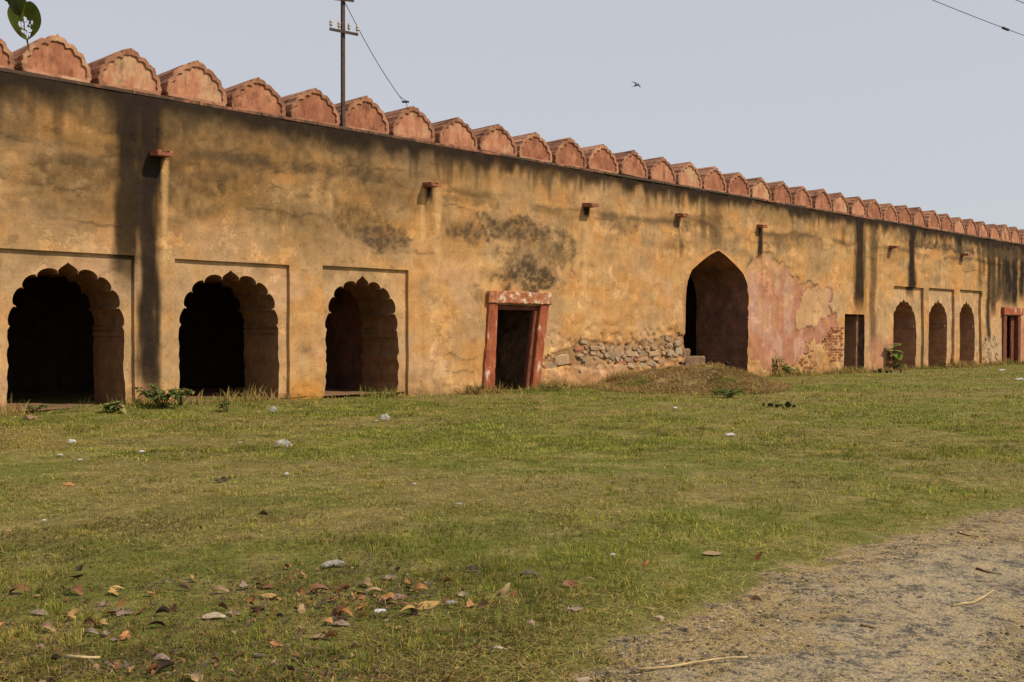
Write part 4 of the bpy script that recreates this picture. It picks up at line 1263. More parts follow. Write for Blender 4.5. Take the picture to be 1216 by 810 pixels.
def leaf_mesh(seed, curl, fold, wid, ragged=0.0):
    """a leaf blade with midrib, pointed tip, short stalk; curl rolls it lengthwise, fold closes it along the midrib"""
    r = random.Random(seed)
    nl, nw = 9, 6
    V = []
    for i in range(nl + 1):
        s = i / nl
        hw = wid * (math.sin(math.pi * min(1, s ** 0.8)) ** 0.75) * (1 - 0.25 * s) + 0.004
        hw *= 1 + r.uniform(-.06, .06)
        for j in range(nw + 1):
            v = j / nw * 2 - 1
            y = v * hw * (1 + (r.uniform(-ragged, ragged) if abs(v) > .9 else 0))
            x = s - 0.5
            z = abs(v) * hw * fold + math.sin(s * math.pi * 1.1) * curl * 0.28 - v * v * curl * 0.05 + math.sin(s * 9 + v * 3 + seed) * 0.012 + r.uniform(-.006, .006)
            ang = abs(v) * fold * 0.8
            V.append((x * (1 - abs(curl) * .12), y * math.cos(ang), z))
    Fc = [(i * (nw + 1) + j, (i + 1) * (nw + 1) + j, (i + 1) * (nw + 1) + j + 1, i * (nw + 1) + j + 1) for i in range(nl) for j in range(nw)]
    zmin = min(v[2] for v in V)
    V = [(x, y, z - zmin) for x, y, z in V]
    b = len(V); z0 = V[nw // 2][2]
    V += [(-.5, -.012, z0), (-.5, .012, z0), (-.70, .02 + .008, z0 + .03), (-.70, .02 - .008, z0 + .03)]
    Fc.append((b, b + 1, b + 2, b + 3))
    me = bpy.data.meshes.new('dry_leaf'); me.from_pydata(V, [], Fc)
    me.polygons.foreach_set('use_smooth', [True] * len(me.polygons))
    return me


def dry_leaf_mat(name, c0, c1):
    m, nt, b = new_mat(name)
    tc = nd(nt, 'ShaderNodeTexCoord'); oi = nd(nt, 'ShaderNodeObjectInfo')
    sx = nd(nt, 'ShaderNodeSeparateXYZ'); nt.links.new(tc.outputs['Object'], sx.inputs[0])
    ay = mul(nt, sx.outputs['Y'], 0, 'ABSOLUTE')
    rib = nd(nt, 'ShaderNodeMapRange'); rib.inputs['From Min'].default_value = 0.0; rib.inputs['From Max'].default_value = 0.03
    rib.inputs['To Min'].default_value = 1.45; rib.inputs['To Max'].default_value = 1.0
    nt.links.new(ay, rib.inputs['Value'])
    wv = nd(nt, 'ShaderNodeTexWave'); wv.inputs['Scale'].default_value = 2.6; wv.inputs['Distortion'].default_value = 1.2
    nt.links.new(tc.outputs['Object'], wv.inputs['Vector'])
    n, r = noise_map(nt, tc.outputs['Object'], 5.0, 0, 1, 6)
    mx = nd(nt, 'ShaderNodeMix', data_type='RGBA'); mx.inputs[6].default_value = (*c0, 1); mx.inputs[7].default_value = (*c1, 1)
    nt.links.new(r.outputs[0], mx.inputs[0])
    vm = nd(nt, 'ShaderNodeVectorMath', operation='SCALE'); nt.links.new(mx.outputs[2], vm.inputs[0])
    nt.links.new(mul(nt, rib.outputs[0], mul(nt, mul(nt, wv.outputs['Fac'], 0.07), 0.96, 'ADD')), vm.inputs['Scale'])
    nt.links.new(vm.outputs[0], b.inputs['Base Color'])
    b.inputs['Roughness'].default_value = 0.6; b.inputs['Specular IOR Level'].default_value = 0.3
    return m


LM = {'rust': dry_leaf_mat('rust_leaf', (0.12, 0.048, 0.02), (0.21, 0.09, 0.032)), 'orange': dry_leaf_mat('orange_leaf', (0.27, 0.11, 0.032), (0.37, 0.18, 0.058)),
      'tan': dry_leaf_mat('tan_leaf', (0.20, 0.125, 0.06), (0.31, 0.205, 0.105)), 'grey': dry_leaf_mat('grey_leaf', (0.15, 0.105, 0.075), (0.24, 0.175, 0.13)),
      'dark': dry_leaf_mat('dark_leaf', (0.035, 0.025, 0.018), (0.085, 0.055, 0.034)), 'pale': dry_leaf_mat('pale_leaf', (0.26, 0.20, 0.13), (0.36, 0.29, 0.20)),
      'yellow': dry_leaf_mat('yellow_leaf', (0.30, 0.175, 0.05), (0.39, 0.25, 0.085))}
LSH = {'flat': [leaf_mesh(1, 0.16, 0.12, 0.25), leaf_mesh(2, -0.12, 0.16, 0.29), leaf_mesh(12, 0.2, 0.2, 0.22)], 'curl': [leaf_mesh(3, 0.5, 0.55, 0.32), leaf_mesh(4, 0.4, 0.7, 0.29), leaf_mesh(13, -0.4, 0.5, 0.33)],
       'fold': [leaf_mesh(5, 0.25, 1.35, 0.28), leaf_mesh(6, 0.35, 1.1, 0.25)], 'ragged': [leaf_mesh(7, 0.35, 0.45, 0.36, 0.5), leaf_mesh(17, -0.3, 0.35, 0.32, 0.6)], 'thin': [leaf_mesh(8, 0.5, 0.5, 0.10)]}
# photo position, length in photo pixels, colour, shape, standing up?, what singles it out
LV = [
    (22, 699, 24, 'rust', 'curl', 0, 'rust brown curled leaf nearest the left edge of the grass'),
    (43, 702, 12, 'tan', 'flat', 0, 'small dull tan leaf just right of the leftmost rust leaf'),
    (90, 699, 24, 'rust', 'curl', 0, 'brown leaf with an orange tip above the yellow curled leaf'),
    (47, 722, 26, 'grey', 'flat', 0, 'long mauve grey leaf lying flat left of the yellow curled leaf'),
    (90, 722, 22, 'yellow', 'curl', 0, 'yellow tan arched leaf among grey leaves on the left'),
    (107, 736, 22, 'rust', 'fold', 0, 'folded dark leaf with an orange edge below the yellow arched leaf'),
    (144, 709, 15, 'orange', 'flat', 1, 'bright orange leaf standing on edge beside a grey brown leaf'),
    (138, 696, 21, 'yellow', 'thin', 0, 'thin straw yellow leaf strip lying level above the upright orange leaf'),
    (108, 746, 19, 'grey', 'curl', 0, 'grey curled leaf under the folded dark orange leaf'),
    (56, 742, 27, 'tan', 'curl', 0, 'tan curled leaf with a dark right end, low on the left'),
    (138, 752, 17, 'grey', 'ragged', 0, 'round grey leaf with a pale rim, low on the left'),
    (47, 758, 14, 'grey', 'flat', 0, 'small mauve grey leaf below the tan curled leaf'),
    (57, 804, 20, 'dark', 'curl', 1, 'dark brown domed leaf at the bottom left edge of the picture'),
    (66, 775, 20, 'dark', 'fold', 0, 'dark folded leaf touching the left end of the pale stick'),
    (195, 724, 24, 'dark', 'fold', 0, 'black folded leaf in the small heap on the left'),
    (205, 716, 14, 'rust', 'flat', 1, 'upright brown leaf rising behind the black folded leaf'),
    (192, 777, 24, 'grey', 'curl', 0, 'grey tan leaf arching over a dark shadow, bottom left'),
    (153, 783, 15, 'grey', 'flat', 0, 'grey leaf between the pale stick and the arching grey tan leaf'),
    (122, 711, 16, 'grey', 'flat', 0, 'dull grey leaf left of the upright orange leaf'),
    (146, 723, 26, 'grey', 'ragged', 0, 'torn grey brown leaf under the upright orange leaf'),
    (255, 727, 32, 'pale', 'flat', 0, 'large pale tan leaf lying flat beside a mauve one'),
    (279, 722, 18, 'grey', 'ragged', 0, 'mauve brown leaf touching the right of the large pale leaf'),
    (295, 731, 15, 'tan', 'flat', 1, 'tan leaf standing upright right of the mauve brown one'),
    (298, 706, 14, 'orange', 'ragged', 1, 'bright orange torn leaf left of the long leaf pile'),
    (262, 698, 22, 'tan', 'curl', 0, 'tan hooped leaf above the large pale leaf'),
    (265, 717, 16, 'rust', 'fold', 0, 'rust dark leaf wedged above the large pale leaf'),
    (94, 670, 12, 'dark', 'ragged', 1, 'small upright brown leaf high on the left, above the leaf litter'),
    (318, 694, 22, 'rust', 'flat', 0, 'brown leaf at the left end of the long leaf pile'),
    (357, 696, 16, 'orange', 'ragged', 1, 'pointed orange leaf standing in the long leaf pile'),
    (379, 698, 28, 'rust', 'curl', 0, 'big rust brown leaf arched over the long leaf pile'),
    (322, 704, 26, 'yellow', 'flat', 0, 'long yellow tan leaf lying flat, left in the long leaf pile'),
    (333, 726, 15, 'dark', 'fold', 0, 'dark folded leaf below the long yellow tan leaf'),
    (401, 717, 24, 'rust', 'curl', 1, 'large glossy rust leaf standing curled behind an orange leaf'),
    (411, 723, 20, 'orange', 'curl', 0, 'orange curled leaf in front of the glossy rust leaf'),
    (405, 733, 26, 'grey', 'flat', 0, 'mauve grey leaf lying flat below the orange curled leaf'),
    (380, 748, 24, 'tan', 'flat', 0, 'greenish tan oval leaf left below the mauve grey one'),
    (328, 757, 19, 'orange', 'ragged', 0, 'ragged orange tan leaf alone in green grass'),
    (435, 691, 24, 'tan', 'ragged', 0, 'torn tan leaf in the middle of the long leaf pile'),
    (428, 704, 20, 'orange', 'flat', 0, 'orange tan leaf under the torn tan one'),
    (473, 706, 24, 'grey', 'flat', 0, 'smooth mauve brown leaf right of the long leaf pile'),
    (505, 706, 24, 'dark', 'thin', 0, 'thin dark leaf above the long yellow orange leaf'),
    (509, 716, 32, 'yellow', 'flat', 0, 'long yellow orange arched leaf with a red dotted scrap at its tip'),
    (445, 698, 30, 'tan', 'thin', 0, 'narrow tan leaf strip across the right of the leaf pile'),
    (480, 718, 30, 'rust', 'thin', 0, 'narrow rust leaf strip left of the long yellow orange leaf'),
    (500, 696, 18, 'orange', 'curl', 0, 'tan orange curled leaf above the smooth mauve brown leaf'),
    (532, 687, 14, 'rust', 'fold', 0, 'folded brown leaf up right of the tan orange curled leaf'),
    (560, 676, 17, 'dark', 'ragged', 0, 'dark ragged leaf highest right of the leaf litter'),
    (551, 703, 17, 'pale', 'curl', 0, 'pale arched leaf right of the thin dark leaf'),
    (574, 709, 18, 'tan', 'ragged', 1, 'tan leaf propped up on its edge, middle of the lawn bottom'),
    (601, 694, 27, 'tan', 'ragged', 1, 'large tan brown crumpled leaf left of the rolled rust leaf'),
    (592, 765, 26, 'pale', 'thin', 0, 'pale rolled leaf like a stick near the bottom middle'),
    (571, 797, 20, 'tan', 'flat', 1, 'pale tan leaf standing upright at the bottom edge'),
    (530, 800, 26, 'rust', 'fold', 1, 'brown tent shaped leaf at the bottom edge'),
    (343, 787, 16, 'dark', 'fold', 0, 'dark brown leaf low below the ragged orange tan leaf'),
    (472, 674, 11, 'dark', 'curl', 1, 'small dark leaf standing right of the grey crumpled scrap'),
    (395, 641, 13, 'rust', 'flat', 0, 'small brown leaf above the grey crumpled scrap'),
    (768, 665, 14, 'orange', 'ragged', 1, 'round orange tan leaf in the green left of the pinkish leaf'),
    (847, 653, 26, 'tan', 'flat', 0, 'pinkish tan leaf lying flat toward the track'),
    (901, 655, 19, 'rust', 'flat', 1, 'brown leaf standing upright by the edge of the track'),
    (629, 683, 22, 'dark', 'curl', 0, 'brown rolled leaf with a pale tail, middle of the lawn'),
    (678, 691, 22, 'rust', 'curl', 0, 'rust rolled leaf with a bright rim in the green grass'),
    (683, 717, 24, 'grey', 'ragged', 0, 'grey tan leaf below the rust rolled leaf'),
    (701, 683, 18, 'tan', 'thin', 0, 'pinkish thin leaf right of the rust rolled leaf'),
    (610, 699, 12, 'orange', 'flat', 1, 'small orange brown leaf beside the large crumpled one'),
    (899, 704, 15, 'tan', 'fold', 0, 'pinkish folded leaf on bare soil at the edge of the track'),
    (773, 717, 12, 'tan', 'flat', 0, 'small tan leaf above the grey stone at the track edge'),
    (82, 571, 15, 'orange', 'flat', 0, 'orange brown leaf far up the lawn on the left'),
    (313, 609, 12, 'dark', 'fold', 0, 'dark leaf with a pale streak in the middle of the left lawn'),
    (263, 569, 18, 'dark', 'ragged', 0, 'dark crumpled leaf far up the lawn below the second arch'),
    (8, 623, 14, 'tan', 'flat', 0, 'tan leaf at the left edge, higher up the lawn'),
]
PXL = 1.0
for j, (px, py, ln, ck, sh, up, lab) in enumerate(LV):
    r = random.Random(j * 7 + 1)
    X_, Y_ = gp(px, py + (ln * 0.2 if up else 0), 0.03)
    L = ln / F * Y_
    L *= 1.0 if up else 1.0
    me = LSH[sh][r.randrange(len(LSH[sh]))]
    o = bpy.data.objects.new('dry_leaf', me); COL.objects.link(o)
    if not me.materials: me.materials.append(LM['tan'])
    o.material_slots[0].link = 'OBJECT'; o.material_slots[0].material = LM[ck]
    o.scale = (L, L, L)
    yaw = r.uniform(-.5, .5) + (math.pi if r.random() < .5 else 0)
    if up:
        o.rotation_euler = Euler((r.uniform(-.35, .1) - math.radians(70), r.uniform(-.5, .5) - 0.9, r.uniform(-.5, .5)))
        o.location = (X_, Y_, float(ground_h(np.array([X_]), np.array([Y_]))[0]) + 0.018)
    else:
        o.rotation_euler = Euler((r.uniform(.12, .50), r.uniform(-.18, .18), yaw if abs(yaw) < 1.6 else yaw - math.pi))
        o.location = (X_, Y_, float(ground_h(np.array([X_]), np.array([Y_]))[0]) + 0.009)
    tag(o, lab, 'leaf', 'dry leaves lying on the grass')
    LEAVES.append((X_, Y_, L * 0.5))
for j in range(60):      # the loose drift of leaves round the large ones
    r = random.Random(j + 5000)
    if j < 34: px, py = r.gauss(415, 85), r.gauss(704, 15)
    else: px, py = r.gauss(170, 110), r.gauss(738, 30)
    if py > 806: py = 800
    X_, Y_ = gp(px, py, 0.02)
    me = r.choice(LSH[r.choice(['flat', 'curl', 'ragged', 'fold', 'ragged'])])
    o = bpy.data.objects.new('dry_leaf', me); COL.objects.link(o)
    o.material_slots[0].link = 'OBJECT'; o.material_slots[0].material = LM[r.choice(['rust', 'orange', 'tan', 'rust', 'grey', 'tan', 'orange', 'dark', 'yellow'])]
    L = r.uniform(0.06, 0.12)
    o.scale = (L, L, L)
    o.rotation_euler = Euler((r.uniform(-.1, .6), r.uniform(-.4, .4), r.uniform(0, 6.28)))
    o.location = (X_, Y_, float(ground_h(np.array([X_]), np.array([Y_]))[0]) + 0.012)
    tag(o, 'mid sized dry leaf among the loose drift of fallen leaves on the near grass', 'leaf', 'drift of fallen leaves on the near grass')
    LEAVES.append((X_, Y_, L * 0.5))
placed = 0
while placed < 230:      # the little ones between them
    if random.random() < 0.7: px, py = random.uniform(-30, 640), 812 - abs(random.gauss(0, 70))
    else: px, py = random.uniform(0, 950), random.uniform(570, 800)
    X_, Y_ = gp(px, py, 0.02)
    if path_mask(np.array([X_]), np.array([Y_]))[0] > 0.4: continue
    r = random.Random(placed + 900)
    sh = r.choice(['flat', 'curl', 'fold', 'ragged', 'thin', 'thin'])
    me = r.choice(LSH[sh])
    o = bpy.data.objects.new('dry_leaf', me); COL.objects.link(o)
    o.material_slots[0].link = 'OBJECT'; o.material_slots[0].material = LM[r.choice(['rust', 'grey', 'dark', 'dark', 'tan', 'tan', 'rust', 'grey'])]
    L = r.uniform(0.018, 0.046)
    o.scale = (L, L, L)
    o.rotation_euler = Euler((r.uniform(-.6, .6), r.uniform(-.6, .6), r.uniform(0, 6.28)))
    o.location = (X_, Y_, float(ground_h(np.array([X_]), np.array([Y_]))[0]) + 0.012)
    tag(o, 'little dry leaf fragment scattered in the short grass', 'leaf', 'little dry leaf fragments in the grass')
    LEAVES.append((X_, Y_, L * 0.5)); placed += 1


# ------------------------------------------------------------------ litter on the grass


def crumple(seed, n=9, rough=0.35, flat=0.5):
    """a crushed sheet: a folded grid with sharp creases"""
    r = random.Random(seed); V = []
    for i in range(n + 1):
        for j in range(n + 1):
            a, b = i / n * 2 - 1, j / n * 2 - 1
            k = 1 - 0.35 * (abs(a) ** 3 + abs(b) ** 3) * r.uniform(.5, 1.2)
            z = flat * (1 - a * a) * (1 - b * b) + r.uniform(-.5, .5) * rough * 0.45
            V.append((a * k + r.uniform(-.07, .07), b * k * .7 + r.uniform(-.07, .07), z))
    zm = min(v[2] for v in V); V = [(x, y, z - zm) for x, y, z in V]
    Fc = [(i * (n + 1) + j, (i + 1) * (n + 1) + j, (i + 1) * (n + 1) + j + 1, i * (n + 1) + j + 1) for i in range(n) for j in range(n)]
    return V, Fc


def litter(px, py, size, seed, mat, name, lab, cat, flat=0.5, rough=0.35, group=None, z=0.02, yaw=0.0, asp=1.0):
    X_, Y_ = gp(px, py, z)
    V, Fc = crumple(seed, 9, rough, flat)
    o = mesh(name, V, Fc, mat, None, False)
    L = size / 2 / F * Y_
    o.scale = (L, L * asp, L)
    o.rotation_euler = (0, 0, yaw)
    o.location = (X_, Y_, float(ground_h(np.array([X_]), np.array([Y_]))[0]) + z)
    tag(o, lab, cat, group)
    LEAVES.append((X_, Y_, L * 0.7))
    return o


litter(336, 530, 27, 1, M['bag'], 'plastic_bag', 'largest clear plastic bag lying puffed up on the lawn', 'plastic bag', 0.42, 0.7, 'clear plastic bags', 0.02)
litter(324, 491, 13, 2, M['bag'], 'plastic_bag', 'small round clear plastic bag near the foot of the second arch', 'plastic bag', 0.95, 0.5, 'clear plastic bags', 0.03)
litter(457, 499, 17, 3, M['bag'], 'plastic_bag', 'clear plastic bag with a white corner below the third arch', 'plastic bag', 0.7, 0.6, 'clear plastic bags', 0.03)
litter(447, 500, 5, 30, M['paper'], 'paper_scrap', 'white speck of litter left of the bag below the third arch', 'litter', 0.3, 0.5)
litter(867, 517, 17, 4, M['paper'], 'plastic_wrapper', 'flattened white wrapper out on the right half of the lawn', 'litter', 0.28, 0.4, None, 0.02, 0.3, .6)
litter(802, 485, 8, 5, M['paper'], 'paper_scrap', 'small white scrap in front of the hay heap', 'litter', 0.4, 0.6)
litter(85, 527, 13, 6, M['paper'], 'paper_scrap', 'crumpled white scrap in front of the leftmost arch', 'litter', 0.5, 0.6, None, 0.025)
litter(71, 541, 8, 7, M['paper'], 'paper_scrap', 'tiny white scrap left below the crumpled one', 'litter', 0.3, 0.4)
litter(95, 545, 8, 17, M['paper'], 'paper_scrap', 'tiny dull scrap right below the crumpled white one', 'litter', 0.2, 0.3)
litter(168, 538, 10, 8, M['paper'], 'paper_scrap', 'bright white folded scrap between the first two arches', 'litter', 0.4, 0.5, None, 0.025, .3, .6)
litter(285, 526, 7, 9, M['bag'], 'paper_scrap', 'faint grey scrap left of the largest bag', 'litter', 0.4, 0.5)
litter(340, 562, 8, 10, M['paper'], 'paper_scrap', 'small white scrap below the largest bag', 'litter', 0.4, 0.5)
litter(492, 576, 6, 11, M['paper'], 'paper_scrap', 'tiny white scrap in the middle of the lawn', 'litter', 0.4, 0.5)
litter(545, 600, 14, 12, M['wrapper'], 'plastic_wrapper', 'thin grey wrapper sunk in the middle of the lawn', 'litter', 0.2, 0.4, None, 0.03)
litter(52, 614, 7, 13, M['paper'], 'paper_scrap', 'faint white scrap on the left part of the lawn', 'litter', 0.4, 0.5)
litter(395, 674, 38, 14, M['wrapper'], 'plastic_wrapper', 'grey crumpled wrapper lying slanted above the leaf pile', 'litter', 0.28, 0.4, None, 0.01, 0.35, .55)
litter(451, 726, 20, 15, M['paper'], 'paper_scrap', 'white crushed paper among the leaves of the long pile', 'litter', 0.25, 0.6, None, 0.03)
litter(536, 716, 20, 16, M['wrapper'], 'plastic_wrapper', 'pale grey wrapper with a red dot at the tip of the long yellow leaf', 'litter', 0.3, 0.3, None, 0.03, .1, .5)
litter(728, 659, 9, 18, M['paper'], 'paper_scrap', 'small grey white scrap in the grass right of the middle', 'litter', 0.4, 0.5)
litter(1211, 451, 12, 19, M['paper'], 'paper_scrap', 'white litter at the right edge, far down the lawn', 'litter', 0.3, 0.6)
litter(1190, 441, 10, 20, M['paper'], 'paper_scrap', 'pale litter in front of the far red door', 'litter', 0.3, 0.5)


def clods(px, py, specs, lab, cat, name='dung_clods', mat=None):
    X_, Y_ = gp(px, py, 0.0)
    e = empty(name, (X_, Y_, float(ground_h(np.array([X_]), np.array([Y_]))[0])))
    for k, (dx, dy, s) in enumerate(specs):
        o = bpy.data.objects.new('clod', stones[k % 7].copy()); COL.objects.link(o); o.parent = e
        o.data.materials.clear(); o.data.materials.append(mat or M['dung'])
        sc = s / F * Y_ / 2
        o.scale = (sc, sc, sc * .8); o.location = (dx / F * Y_, dy, sc * .6); o.rotation_euler = (k, k * 2, k)
    tag(e, lab, cat)


for st in stones:
    if not st.materials: st.materials.append(M['stone_tan'])
clods(925, 483, [(-10, 0, 9), (-14, .3, 6), (-4, -.1, 6), (1, .1, 6), (6, .2, 5), (11, 0, 9), (15, -.2, 6), (-1, -.4, 4)], 'row of black dung clods on the grass in front of the pink plaster', 'dung')
clods(265, 570, [(-8, 0, 5), (-4, .05, 4), (1, 0, 7), (4, .1, 6)], 'little dark clods on the lawn below the second arch', 'dung')
clods(1045, 444, [(-6, 0, 5), (2, .2, 8), (8, 0, 5), (16, .3, 5), (27, .2, 4)], 'dark clods at the foot of the wall under the bushy weed', 'dung')
clods(825, 432, [(-14, 0, 4), (-11, .2, 3), (16, .1, 4), (19, .3, 3)], 'dark clods on the crest of the hay heap', 'dung')
for o in [x for x in bpy.data.objects if x.name.startswith('dung_clods')][-1:]:
    X_, Y_ = float(MC[0]) - 0.3, float(MC[1]) - 0.1
    o.location = (X_, Y_, float(heap_h(np.array([X_]), np.array([Y_]))[0]) - 0.02)


def stone_on_ground(px, py, wpx, hpx, m, lab, seed):
    X_, Y_ = gp(px, py, 0.0)
    o = bpy.data.objects.new('stone_lump', stones[seed % 7]); COL.objects.link(o)
    o.material_slots[0].link = 'OBJECT'; o.material_slots[0].material = M[m]
    s = wpx / 2 / F * Y_
    o.scale = (s, s * .8, hpx / 2 / F * Y_ * 1.3); o.rotation_euler = (0.1, 0.1, seed)
    o.location = (X_, Y_, float(ground_h(np.array([X_]), np.array([Y_]))[0]) + s * .12)
    tag(o, lab, 'stone')
    LEAVES.append((X_, Y_, s))


stone_on_ground(690, 806, 30, 12, 'stone_grey', 'flat dark grey stone at the bottom edge where grass meets track', 3)
stone_on_ground(782, 735, 20, 11, 'stone_grey', 'pale grey stone half sunk at the edge of the grass', 1)
stone_on_ground(630, 738, 16, 14, 'stone_grey', 'grey stone in green grass left of the track', 5)
stone_on_ground(36, 502, 24, 8, 'stone_tan', 'low brown stone in front of the leftmost arch', 2)


def stick(pts, r, mat, name, lab, cat='stick'):
    P = []
    for (px, py, z) in pts:
        X_, Y_ = gp(px, py, z); P.append((X_, Y_, z + float(ground_h(np.array([X_]), np.array([Y_]))[0])))
    c0 = Vector(P[0])
    mb = MB(); mb.tube([Vector(p) - c0 for p in P], r, 7, r * 0.6)
    o = mb.build(name, mat, None, True); o.location = c0
    tag(o, lab, cat)


stick([(757, 791, .03), (775, 790, .028), (800, 787, .03), (825, 783, .03), (850, 779, .03), (870, 776, .035), (888, 775, .045)], .0065, M['straw_stick'], 'reed_stick', 'long pale yellow reed lying on the dusty track')
stick([(1132, 714, .03), (1145, 712, .03), (1157, 711, .035), (1170, 705, .04), (1180, 699, .05)], .009, M['straw_stick'], 'twig', 'bent brown twig with a pale end on the track')
stick([(1022, 737, .03), (1030, 738, .03), (1042, 740, .03)], .007, M['twig'], 'twig', 'short brown twig in the middle of the track')
stick([(1160, 675, .03), (1174, 678, .03), (1190, 680, .03)], .008, M['twig'], 'twig', 'dark twig on the upper right of the track')
stick([(1138, 634, .03), (1150, 638, .03), (1163, 639, .03)], .008, M['twig'], 'twig', 'thin dark twig near the far edge of the track')
stick([(75, 775, .035), (90, 776, .04), (105, 777, .04), (118, 776, .035)], .010, M['straw_stick'], 'pale_stick', 'thick pale stick lying in the grass at the bottom left')
stick([(730, 712, .03), (736, 704, .06)], .005, M['twig'], 'twig', 'tiny twig standing up in the grass right of the rust rolled leaf')
stick([(236, 487, .02), (236, 480, .10), (237, 474, .20)], .02, M['twig'], 'stake', 'dark little stake by the foot of the second arch', 'stake')

# ------------------------------------------------------------------ grass
def cull(X, Y, *arr):
    t, u = xy2wall(X, Y)
    k = (u < -0.02)
    return [a[k] for a in (X, Y) + arr]


lv = np.array([(a, b, c_) for a, b, c_ in LEAVES])


def press(X, Y, H):
    near = np.ones(len(X))
    for (a, b, r_) in lv:
        d2 = (X - a) ** 2 + ((Y - b) + 0.02) ** 2
        near = np.where(d2 < (r_ * 1.15 + 0.01) ** 2, np.minimum(near, 0.30), near)
    return H * near


NB = 700000
ypx = RNG.uniform(35, 520, NB) ** 1.0
ypx = np.where(RNG.random(NB) < 0.35, 26 + (ypx - 35) * 0.25, ypx)
Yb = F * EYE / ypx
Xb = RNG.uniform(-0.62, 0.62, NB) * Yb * 1.1
t, u = xy2wall(Xb, Yb)
k = (u < -0.02) & (Yb < 75)
Xb, Yb = Xb[k], Yb[k]
pmb = path_mask(Xb, Yb)
bare = 0.5 * (1 - sm(.33, .42, fbm(Xb * 1.7, Yb * 1.7, 615, 4)))
k = (RNG.random(len(Xb)) < (1 - 0.97 * sm(-0.7, 0.45, pmb)) * (1 - bare)) & (heap_h(Xb, Yb) < 0.25)
Xb, Yb, pmb = Xb[k], Yb[k], pmb[k]
# tufts: pull blades towards random centres
cellx, celly = np.floor(Xb / 0.07), np.floor(Yb / 0.07)
jx, jy = _h(cellx, celly, 5), _h(cellx, celly, 6)
pull = 0.45 * (RNG.random(len(Xb)) < 0.6)
Xb = Xb * (1 - pull) + (cellx + jx) * 0.07 * pull; Yb = Yb * (1 - pull) + (celly + jy) * 0.07 * pull
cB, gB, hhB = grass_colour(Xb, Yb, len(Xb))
edge = sm(-0.9, 0.1, path_mask(Xb, Yb))
cB = lerp(cB, edge * (RNG.random(len(Xb)) < .75) * 0.7, STRAW * 0.85)
hB = (0.022 + 0.032 * RNG.random(len(Xb)) ** 1.6) * hhB * (1 - 0.45 * edge)
hB *= 1 + 0.5 * sm(10, 30, Yb)
tb, ub = xy2wall(Xb, Yb)
hB *= 1 + 1.2 * sm(-1.0, 0.0, ub) * fbm(tb * 1.5, ub, 612)
hB = press(Xb, Yb, hB)
wB = np.maximum(0.0016 + 0.0012 * RNG.random(len(Xb)), Yb * 0.00036)
ln_ = np.abs(RNG.normal(0.95, 0.42, len(Xb))).clip(0.05, 1.5)
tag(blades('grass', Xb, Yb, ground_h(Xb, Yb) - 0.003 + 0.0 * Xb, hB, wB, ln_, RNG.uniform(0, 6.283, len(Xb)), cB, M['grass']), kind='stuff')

# taller tufts here and there
NT = 2400
ypx = RNG.uniform(38, 520, NT); Yt = F * EYE / ypx; Xt = RNG.uniform(-0.6, 0.6, NT) * Yt
k = (xy2wall(Xt, Yt)[1] < -.3) & (path_mask(Xt, Yt) < -0.15) & (RNG.random(NT) < .25 + .75 * sm(.45, .6, fbm(Xt * .5, Yt * .5, 661)))
Xt, Yt = Xt[k], Yt[k]
per_ = 26
th_ = np.repeat(0.035 + 0.055 * RNG.random(len(Xt)) ** 2.5, per_); tg_ = np.repeat(RNG.random(len(Xt)), per_)
Xt = np.repeat(Xt, per_); Yt = np.repeat(Yt, per_)
n_ = len(Xt)
rr_ = np.abs(RNG.normal(0, .035, n_)) * (1 + Yt * .03); aa_ = RNG.uniform(0, 6.283, n_)
cT = np.repeat(OLIVE[None], n_, 0); cT = lerp(cT, (tg_ > .45) * .9, GREEN); cT = lerp(cT, (RNG.random(n_) < .3) * .7, STRAW); cT = lerp(cT, ((tg_ > .45) & (RNG.random(n_) < .3)) * .7, LIME)
cT *= (.65 + .6 * RNG.random(n_))[:, None]
tag(blades('grass_tufts', Xt + rr_ * np.cos(aa_), Yt + rr_ * np.sin(aa_), ground_h(Xt, Yt) - .004, press(Xt, Yt, th_ * (.5 + .7 * RNG.random(n_))), np.maximum(.0017, Yt * .00034), np.abs(RNG.normal(.6, .35, n_)).clip(0, 1.4), aa_ + RNG.normal(0, .5, n_), cT, M['grass']), kind='stuff')

# crumbled leaf litter worked into the grass, thick at the lower left
NL = 11000
ypx = 411 - np.abs(RNG.normal(0, 95, NL)); xpx = RNG.normal(250, 260, NL)
m2_ = RNG.random(NL) < .22; xpx = np.where(m2_, RNG.normal(430, 105, NL), xpx); ypx = np.where(m2_, RNG.normal(306, 20, NL), ypx)
k = (ypx > 60) & (xpx > -120) & (xpx < 1000); ypx, xpx = ypx[k], xpx[k]
Yl = F * EYE / ypx; Xl = (xpx - CX) / F * Yl; k = path_mask(Xl, Yl) < .5; Xl, Yl = Xl[k], Yl[k]; n_ = len(Xl)
lc = np.array([(.07, .045, .025), (.12, .075, .038), (.24, .11, .04), (.32, .20, .085), (.16, .12, .09)])[RNG.integers(0, 5, n_)] * (.7 + .6 * RNG.random(n_))[:, None]
tag(blades('leaf_litter', Xl, Yl, ground_h(Xl, Yl) + .010 + .014 * RNG.random(n_), .010 + .030 * RNG.random(n_) ** 2, .003 + .007 * RNG.random(n_) ** 2, RNG.normal(1.25, .25, n_).clip(.3, 1.6), RNG.uniform(0, 6.283, n_), lc, M['grass']), kind='stuff')

